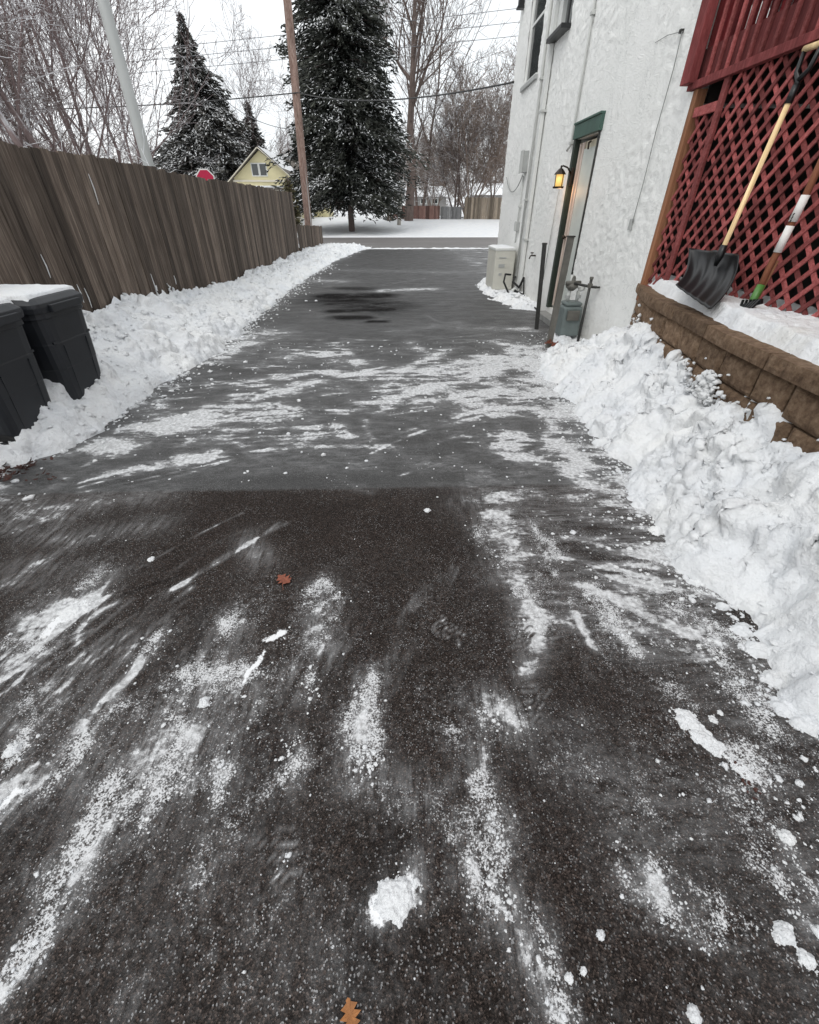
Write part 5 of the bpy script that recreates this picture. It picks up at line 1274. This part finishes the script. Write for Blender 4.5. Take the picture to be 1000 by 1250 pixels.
# thin snowy twigs right behind the fence top
m_ = MB(); A = []
rg = random.Random(5); grow(rg, Vector((-4.3, 8.6, 1.2)), Vector((-.5, -.3, .8)).normalized(), 1.5, .012, 1, 2, A, (0, 5, 3), .8, .0, .003, .2)
A2 = []; grow(rg, Vector((-3.9, 9.6, 1.2)), Vector((-.2, -.4, .9)).normalized(), 1.2, .012, 1, 2, A2, (0, 5, 3), .8, .0, .003, .2)
o = tubes_mesh('snowy_twigs', np.array(A+A2), SNOW, None, 4); tag(o, 'thin snow covered twigs reaching over the fence top by the pale pole', 'twigs')
# across the street on the right
bare_tree('bare_tree', 'tall bare tree with a stout trunk just right of the huge spruce', at(499, 258, 44, .6), 16, .40, 21, BARK_FAR, (9, 7, 5, 4), stems=1, spread=.75, up=.06, minr=.012, lean=(.05, 0), start=.36)
bare_tree('bare_tree', 'bare tree with slender limbs rising behind the stout trunk', at(512, 260, 49, .6), 15, .18, 22, BARK_FAR, (8, 6, 5, 3), stems=2, spread=.65, up=.06, minr=.012, stemspread=.25, start=.3)
bare_tree('bare_tree', 'dense multi stemmed brown bare tree above the far wooden fences', at(572, 255, 47, .6), 8.6, .10, 23, BARK_TAN, (9, 6, 5, 4), stems=8, spread=.72, up=.03, minr=.010, stemspread=.45, start=.15)
bare_tree('bare_tree', 'dark stemmed bare tree rising behind the low grey fence', at(556, 255, 47.5, .6), 7.5, .13, 24, BARK, (8, 6, 5, 3), stems=3, spread=.7, up=.03, minr=.010, stemspread=.3)
bare_tree('bare_tree', 'brown bare tree standing closest to the house corner across the street', at(604, 255, 49, .6), 9, .11, 25, BARK_TAN, (8, 6, 5, 3), stems=4, spread=.75, up=.03, minr=.010, stemspread=.35)
bare_tree('bare_tree', 'low twiggy bare tree between the stout trunk and the multi stemmed tree', at(530, 255, 54, .6), 7, .10, 28, BARK_TAN, (8, 6, 5, 4), stems=5, spread=.85, up=.02, minr=.010, stemspread=.5)
# far-off wood on the skyline, reads as one mass
A = []; rg = random.Random(77)
for k in range(90):
    x = -60+k*1.5+rg.uniform(-1.5, 1.5); y = rg.uniform(85, 110)
    grow(rg, Vector((x, y, .7)), Vector((rg.uniform(-.1, .1), 0, 1)).normalized(), rg.uniform(6, 10), .14, 0, 3, A, (10, 8, 6), .8, .02, .018, .14, .05)
o = tubes_mesh('far_wood', np.array(A), BARK_FAR, None, 3); tag(o, 'distant brown bare woodland along the skyline', 'wood', kind='stuff')
# slender pale trunk
t = thing('birch_sapling', 'slender pale trunk right beside the huge spruce', 'tree', at(488, 266, 41, .45))
q0 = Vector(GY(487, 268, 41)); q1 = Vector(GY(491, 185, 41)); A = []
m_ = MB(); m_.tube([q0-Vector((0, 0, .4)), q0.lerp(q1, .5)+Vector((.05, 0, 0)), q1], [.16, .12, .05], 8); m_.build('trunk', BARK_PALE, t)
rg = random.Random(9)
for k in range(8): grow(rg, q0.lerp(q1, .5+.06*k), Vector((rg.uniform(-1, 1), rg.uniform(-1, 1), .8)).normalized(), 1.6, .03, 2, 3, A, (0, 0, 4), .7, .03, .012)
tubes_mesh('crown', np.array(A), BARK_PALE, t, 3)

# ================================================================== poles and wires
def pole(name, label, base, H, r0, r1, mat, lean=(0, 0)):
    t = thing(name, label, 'pole', base); m_ = MB(); b = Vector(base); tp = b+Vector((lean[0], lean[1], H))
    m_.tube([b-Vector((0, 0, .5)), b.lerp(tp, .33), b.lerp(tp, .66), tp], [r0, r0*.96, (r0+r1)/2, r1], 16); m_.build('shaft', mat, t, smooth=True); return t, tp
q0, q1 = GY(376, 275, 24), GY(350, 0, 24)
t, tp = pole('utility_pole', 'weathered reddish wooden utility pole in front of the huge spruce', (q0[0], 24, .0), 10.5, .17, .14, POLEWOOD, ((q1[0]-q0[0])*10.5/(q1[2]-q0[2]), 0))
m_ = MB(); m_.bar((tp.x-1.1, tp.y-.17, tp.z-.5), (tp.x+1.1, tp.y-.17, tp.z-.5), .1, .09); m_.build('crossarm', POLEWOOD, t)
m_ = MB(); m_.tube([(q0[0]+.16, 23.9, .2), (q0[0]+.19, 23.9, 5)], .02, 6); m_.build('ground_conduit', GALV, t)
for k in (-1, 0, 1):
    m_ = MB(); m_.lathe((tp.x+k*.95, tp.y-.17, tp.z-.44), [(.03, 0), (.05, .03), (.03, .06), (.045, .09), (.02, .13)], 10); m_.build('insulator', GREYP, t)
q0, q1 = GY(184, 205, 14), GY(127, 0, 14)
t, tp2 = pole('metal_pole', 'smooth pale grey pole standing among bare trees behind the fence', (q0[0]-.02, 14, 0), 9.5, .13, .115, GALV, ((q1[0]-q0[0])*9.5/(q1[2]-q0[2])*.85, 0))
m_ = MB(); m_.lathe((q0[0]-.02, 14, 0), [(.2, 0), (.2, .05), (.15, .07), (.15, .2)], 14); m_.build('base_collar', DKSTEEL, t)
m_ = MB(); m_.tube([tp2, tp2+Vector((0, 0, .05))], .12, 12); m_.build('cap', GALV, t)
def wire(name, label, a, b, sag, r, mat, n=24, group=None):
    a, b = Vector(a), Vector(b); m_ = MB()
    m_.tube([a.lerp(b, i/n)-Vector((0, 0, sag*4*(i/n)*(1-i/n))) for i in range(n+1)], r, 5)
    o = m_.build(name, mat, None, tuple(a)); tag(o, label, 'wire', group)
for (xl, yl, xr, yr, nm) in ((255, 46, 640, 3, 'upper'), (255, 60, 640, 20, 'middle'), (255, 75, 640, 37, 'lower')):
    a = Vector(GY(xl, yl, 42)); b = Vector(GY(xr, yr, 42)); d = b-a
    wire('power_wire', '%s of the three thin power wires crossing the sky' % nm, a-d*1.3, b+d*1.2, .25, .016, WIREG, group='parallel power wires over the street')
a = Vector(GY(364, 113, 23.8)); b = Vector(GX(628, 100, WX)); b.y = 12.0
wire('service_cable', 'thick black service cable from the wooden pole to the house corner', a, b, .25, .016, WIRE)
wire('service_cable', 'thick black cable running left from the wooden pole over the trees', Vector(GY(-200, 128, 27)), a, .3, .02, WIRE)
a = Vector(GY(284, 128, 23.9)); b = Vector(GY(352, 158, 24)); wire('drop_wire', 'thin drooping wire beside the wooden pole above the yellow house', Vector(GY(250, 100, 30)), Vector(GY(366, 158, 24)), .45, .014, WIREG)
# bracket where service cable meets the house
t = thing('cable_bracket', 'small cable anchor on the far corner of the white house', 'bracket', (WX-.03, 11.95, 3.1)); q = Vector(GX(628, 100, WX))
m_ = MB(); m_.tube([(WX, 12.0, q.z), (WX-.06, 12.0, q.z)], .018, 8); m_.build('anchor', DKSTEEL, t)

# ================================================================== yellow house, sign, far houses and fences
hy = 45.0; ap = GY(312, 181, hy); gl = GY(281, 220, hy); gr = GY(362, 221, hy); xm = ap[0]; hw = (gr[0]-gl[0])/2; xm = (gl[0]+gr[0])/2; ze = gl[2]-.05; zr = ap[2]
ho = thing('yellow_house', 'yellow gabled house rising above the fence end', 'house', (xm, hy, .6))
m_ = MB(); x0, x1 = xm-hw+.35, xm+hw-.35; dpt = 8.5
m_.add([(x0, hy, .5), (x1, hy, .5), (x1, hy, ze+.2), (xm, hy, zr-.12), (x0, hy, ze+.2), (x0, hy+dpt, .5), (x1, hy+dpt, .5), (x1, hy+dpt, ze+.2), (xm, hy+dpt, zr-.12), (x0, hy+dpt, ze+.2)],
       [(0, 1, 2, 3, 4), (9, 8, 7, 6, 5), (1, 6, 7, 2), (0, 4, 9, 5), (2, 7, 8, 3), (3, 8, 9, 4)])
m_.build('wall', YELLOW, ho)
m_ = MB()
for s in (-1, 1): m_.bar((xm, hy+dpt/2, zr+.06), (xm+s*(hw+.05), hy+dpt/2, ze+.0), dpt+.6, .14, (0, 0, 1)) if False else m_.add(
    [(xm, hy-.35, zr+.12), (xm+s*(hw+.15), hy-.35, ze-.05), (xm+s*(hw+.15), hy+dpt, ze-.05), (xm, hy+dpt, zr+.12), (xm, hy-.35, zr), (xm+s*(hw+.12), hy-.35, ze-.17), (xm+s*(hw+.12), hy+dpt, ze-.17), (xm, hy+dpt, zr)],
    [(0, 1, 2, 3), (7, 6, 5, 4), (0, 4, 5, 1), (1, 5, 6, 2), (2, 6, 7, 3)])
roof = m_.build('roof', SHINGLE, ho)
m_ = MB()
for s in (-1, 1): m_.bar((xm+s*.02, hy-.37, zr+.02), (xm+s*(hw+.14), hy-.37, ze-.12), .05, .27, (0, 1, 0)) 
m_.build('fascia', FASCIA, roof)
m_ = MB()
for s in (-1, 1): m_.add([(xm, hy-.2, zr+.15), (xm+s*(hw+.05), hy-.2, ze+.01), (xm+s*(hw+.05), hy+dpt, ze+.01), (xm, hy+dpt, zr+.15)], [(0, 1, 2, 3)])
m_.build('roof_snow', SNOW, roof)
wz0, wz1 = GY(318, 214, hy)[2], GY(318, 200, hy)[2]; wx0, wx1 = GY(308, 207, hy)[0], GY(325, 207, hy)[0]; wm = (wx0+wx1)/2
for xa, xb in ((wx0, wm-.08), (wm+.08, wx1)):
    m_ = MB(); m_.bb(xa-.07, xb+.07, hy-.05, hy+.02, wz0-.07, wz1+.07); wi = m_.build('window', WHITEP, ho)
    m_ = MB(); m_.bb(xa, xb, hy-.06, hy-.045, wz0, wz1); m_.build('pane', GLASS, wi)
m_ = MB(); m_.bb(x0-.1, x1+.1, hy-.06, hy-.0, ze-.05, ze+.08); m_.build('belt_trim', FASCIA, ho)
# garage in front with a snowy roof
gx0, gx1 = GY(303, 226, 40)[0], GY(352, 226, 40)[0]
ga = thing('garage', 'low pale garage with snow on its roof in front of the yellow house', 'garage', ((gx0+gx1)/2, 40, .5))
m_ = MB(); m_.bb(gx0, gx1, 40, 44.3, .4, 2.65); m_.build('wall', FASCIA, ga)
m_ = MB(); m_.bb(gx0-.2, gx1+.2, 39.8, 44.5, 2.652, 2.76); m_.build('roof', SHINGLE, ga)
m_ = MB(); m_.bb(gx0-.15, gx1+.15, 39.85, 44.45, 2.762, 2.9); m_.build('roof_snow', SNOW, ga, bevel=.05)
wg = thing('side_wing', 'brown roofed wing behind the right slope of the yellow house', 'house', (-7.2, 50, .5))
m_ = MB(); a = GY(335, 192, 52); b = GY(362, 222, 52); m_.bb(a[0]-1, a[0]+4.5, 52, 57, .5, b[2]); m_.build('wall', YELLOW, wg)
m_ = MB(); m_.add([(a[0]-.9, 54, a[2]), (a[0]+1.5, 54, a[2]), (a[0]+4.9, 54, b[2]-.05), (a[0]+4.9, 51.7, b[2]-.1), (a[0]-.9, 51.7, b[2]-.1), (a[0]-.9, 57.2, b[2]-.1), (a[0]+4.9, 57.2, b[2]-.1)], [(0, 1, 3, 4), (1, 2, 3), (0, 5, 6, 1), (1, 6, 2), (0, 4, 5), (2, 6, 3), (3, 6, 5, 4)]); m_.build('roof', SHINGLE, wg)
# sign
sg = GY(250.5, 216, 25); t = thing('red_sign', 'red octagonal sign with white rim peeking over the fence', 'sign', (sg[0], 25.05, .1))
def octa(r, y0, y1):
    m_ = MB(); vs = [(sg[0]+r*math.cos(math.pi/8+k*math.pi/4), y, sg[2]-.12+r*math.sin(math.pi/8+k*math.pi/4)) for y in (y0, y1) for k in range(8)]
    m_.add(vs, [tuple(range(8)), tuple(range(15, 7, -1))]+[(k, k+8, (k+1) % 8+8, (k+1) % 8) for k in range(8)]); return m_
octa(.45, 25.0, 25.02).build('rim', WHITEP, t); octa(.40, 24.99, 24.998).build('face', REDSIGN, t)
m_ = MB(); m_.tube([(sg[0], 25.05, -.1), (sg[0], 25.05, sg[2])], .03, 8); m_.build('post', GALV, t)
# far fences
zf = lambda u: .62
a = GY(480, 268, 46); b = GY(537, 268, 46); fence_run('low reddish board fence across the street left of the bare tree stems', a[0], 46, b[0], 46, zf, lambda u: GY(500, 251, 46)[2], FENCE_RED, bw=.18, seed=21, face=-1)
b2 = GY(565, 268, 46); fence_run('low grey board fence between the reddish and the tan far fences', b[0]+.1, 46, b2[0], 45.7, zf, lambda u: GY(550, 252, 46)[2], FENCE_GREY, bw=.18, seed=22, face=-1)
c2_ = GY(640, 268, 45); fence_run('taller tan board fence across the street next to the house corner', b2[0]+.1, 45.7, c2_[0]+2, 45.7, zf, lambda u: GY(590, 241, 45.7)[2], FENCE_TAN, bw=.18, seed=23, face=-1)
fence_run('dark fence stub under the right side of the huge spruce', GY(473, 268, 44)[0], 44, GY(482, 268, 44)[0], 44, zf, lambda u: 1.9, FENCE, bw=.18, seed=24, face=-1)
# far house with snowy roof
def farhouse(name, label, pxl, pxr, pyroof, pyeave, Yh, wallm, roofm, win=()):
    a = GY(pxl, pyeave, Yh); b = GY(pxr, pyeave, Yh); zt = GY(pxl, pyroof, Yh)[2]; ze_ = a[2]
    t = thing(name, label, 'house', ((a[0]+b[0])/2, Yh, .6)); m_ = MB(); m_.bb(a[0], b[0], Yh, Yh+7, .4, ze_); m_.build('wall', wallm, t)
    m_ = MB(); x0_, x1_ = a[0]-.4, b[0]+.4; m_.add([(x0_, Yh-.4, ze_), (x1_, Yh-.4, ze_), (x1_, Yh+3.5, zt+.5), (x0_, Yh+3.5, zt+.5), (x0_, Yh+7.4, ze_), (x1_, Yh+7.4, ze_)], [(0, 1, 2, 3), (3, 2, 5, 4), (0, 3, 4), (1, 5, 2), (0, 4, 5, 1)]); m_.build('roof', roofm, t)
    for w0, w1, y0_, y1_ in win:
        p_ = GY(w0, y1_, Yh); q_ = GY(w1, y0_, Yh); m_ = MB(); m_.bb(p_[0]-.1, q_[0]+.1, Yh-.05, Yh+.02, p_[2]-.1, q_[2]+.1); wi = m_.build('window', WHITEP, t)
        m_ = MB(); m_.bb(p_[0], q_[0], Yh-.07, Yh-.045, p_[2], q_[2]); m_.build('pane', GLASS, wi)
farhouse('bungalow', 'far grey bungalow with snowy roof between the tree trunks', 500, 545, 232, 240, 62, GREYW, SNOW, ((514, 520, 243, 248), (528, 534, 243, 248)))
farhouse('bungalow', 'far low house with snowy roof just left of the white house corner', 582, 640, 228, 238, 66, GREYW, SNOW)
farhouse('bungalow', 'far low snowy roofed house right behind the red sign', 225, 262, 217, 221, 58, GREYW, SNOW)
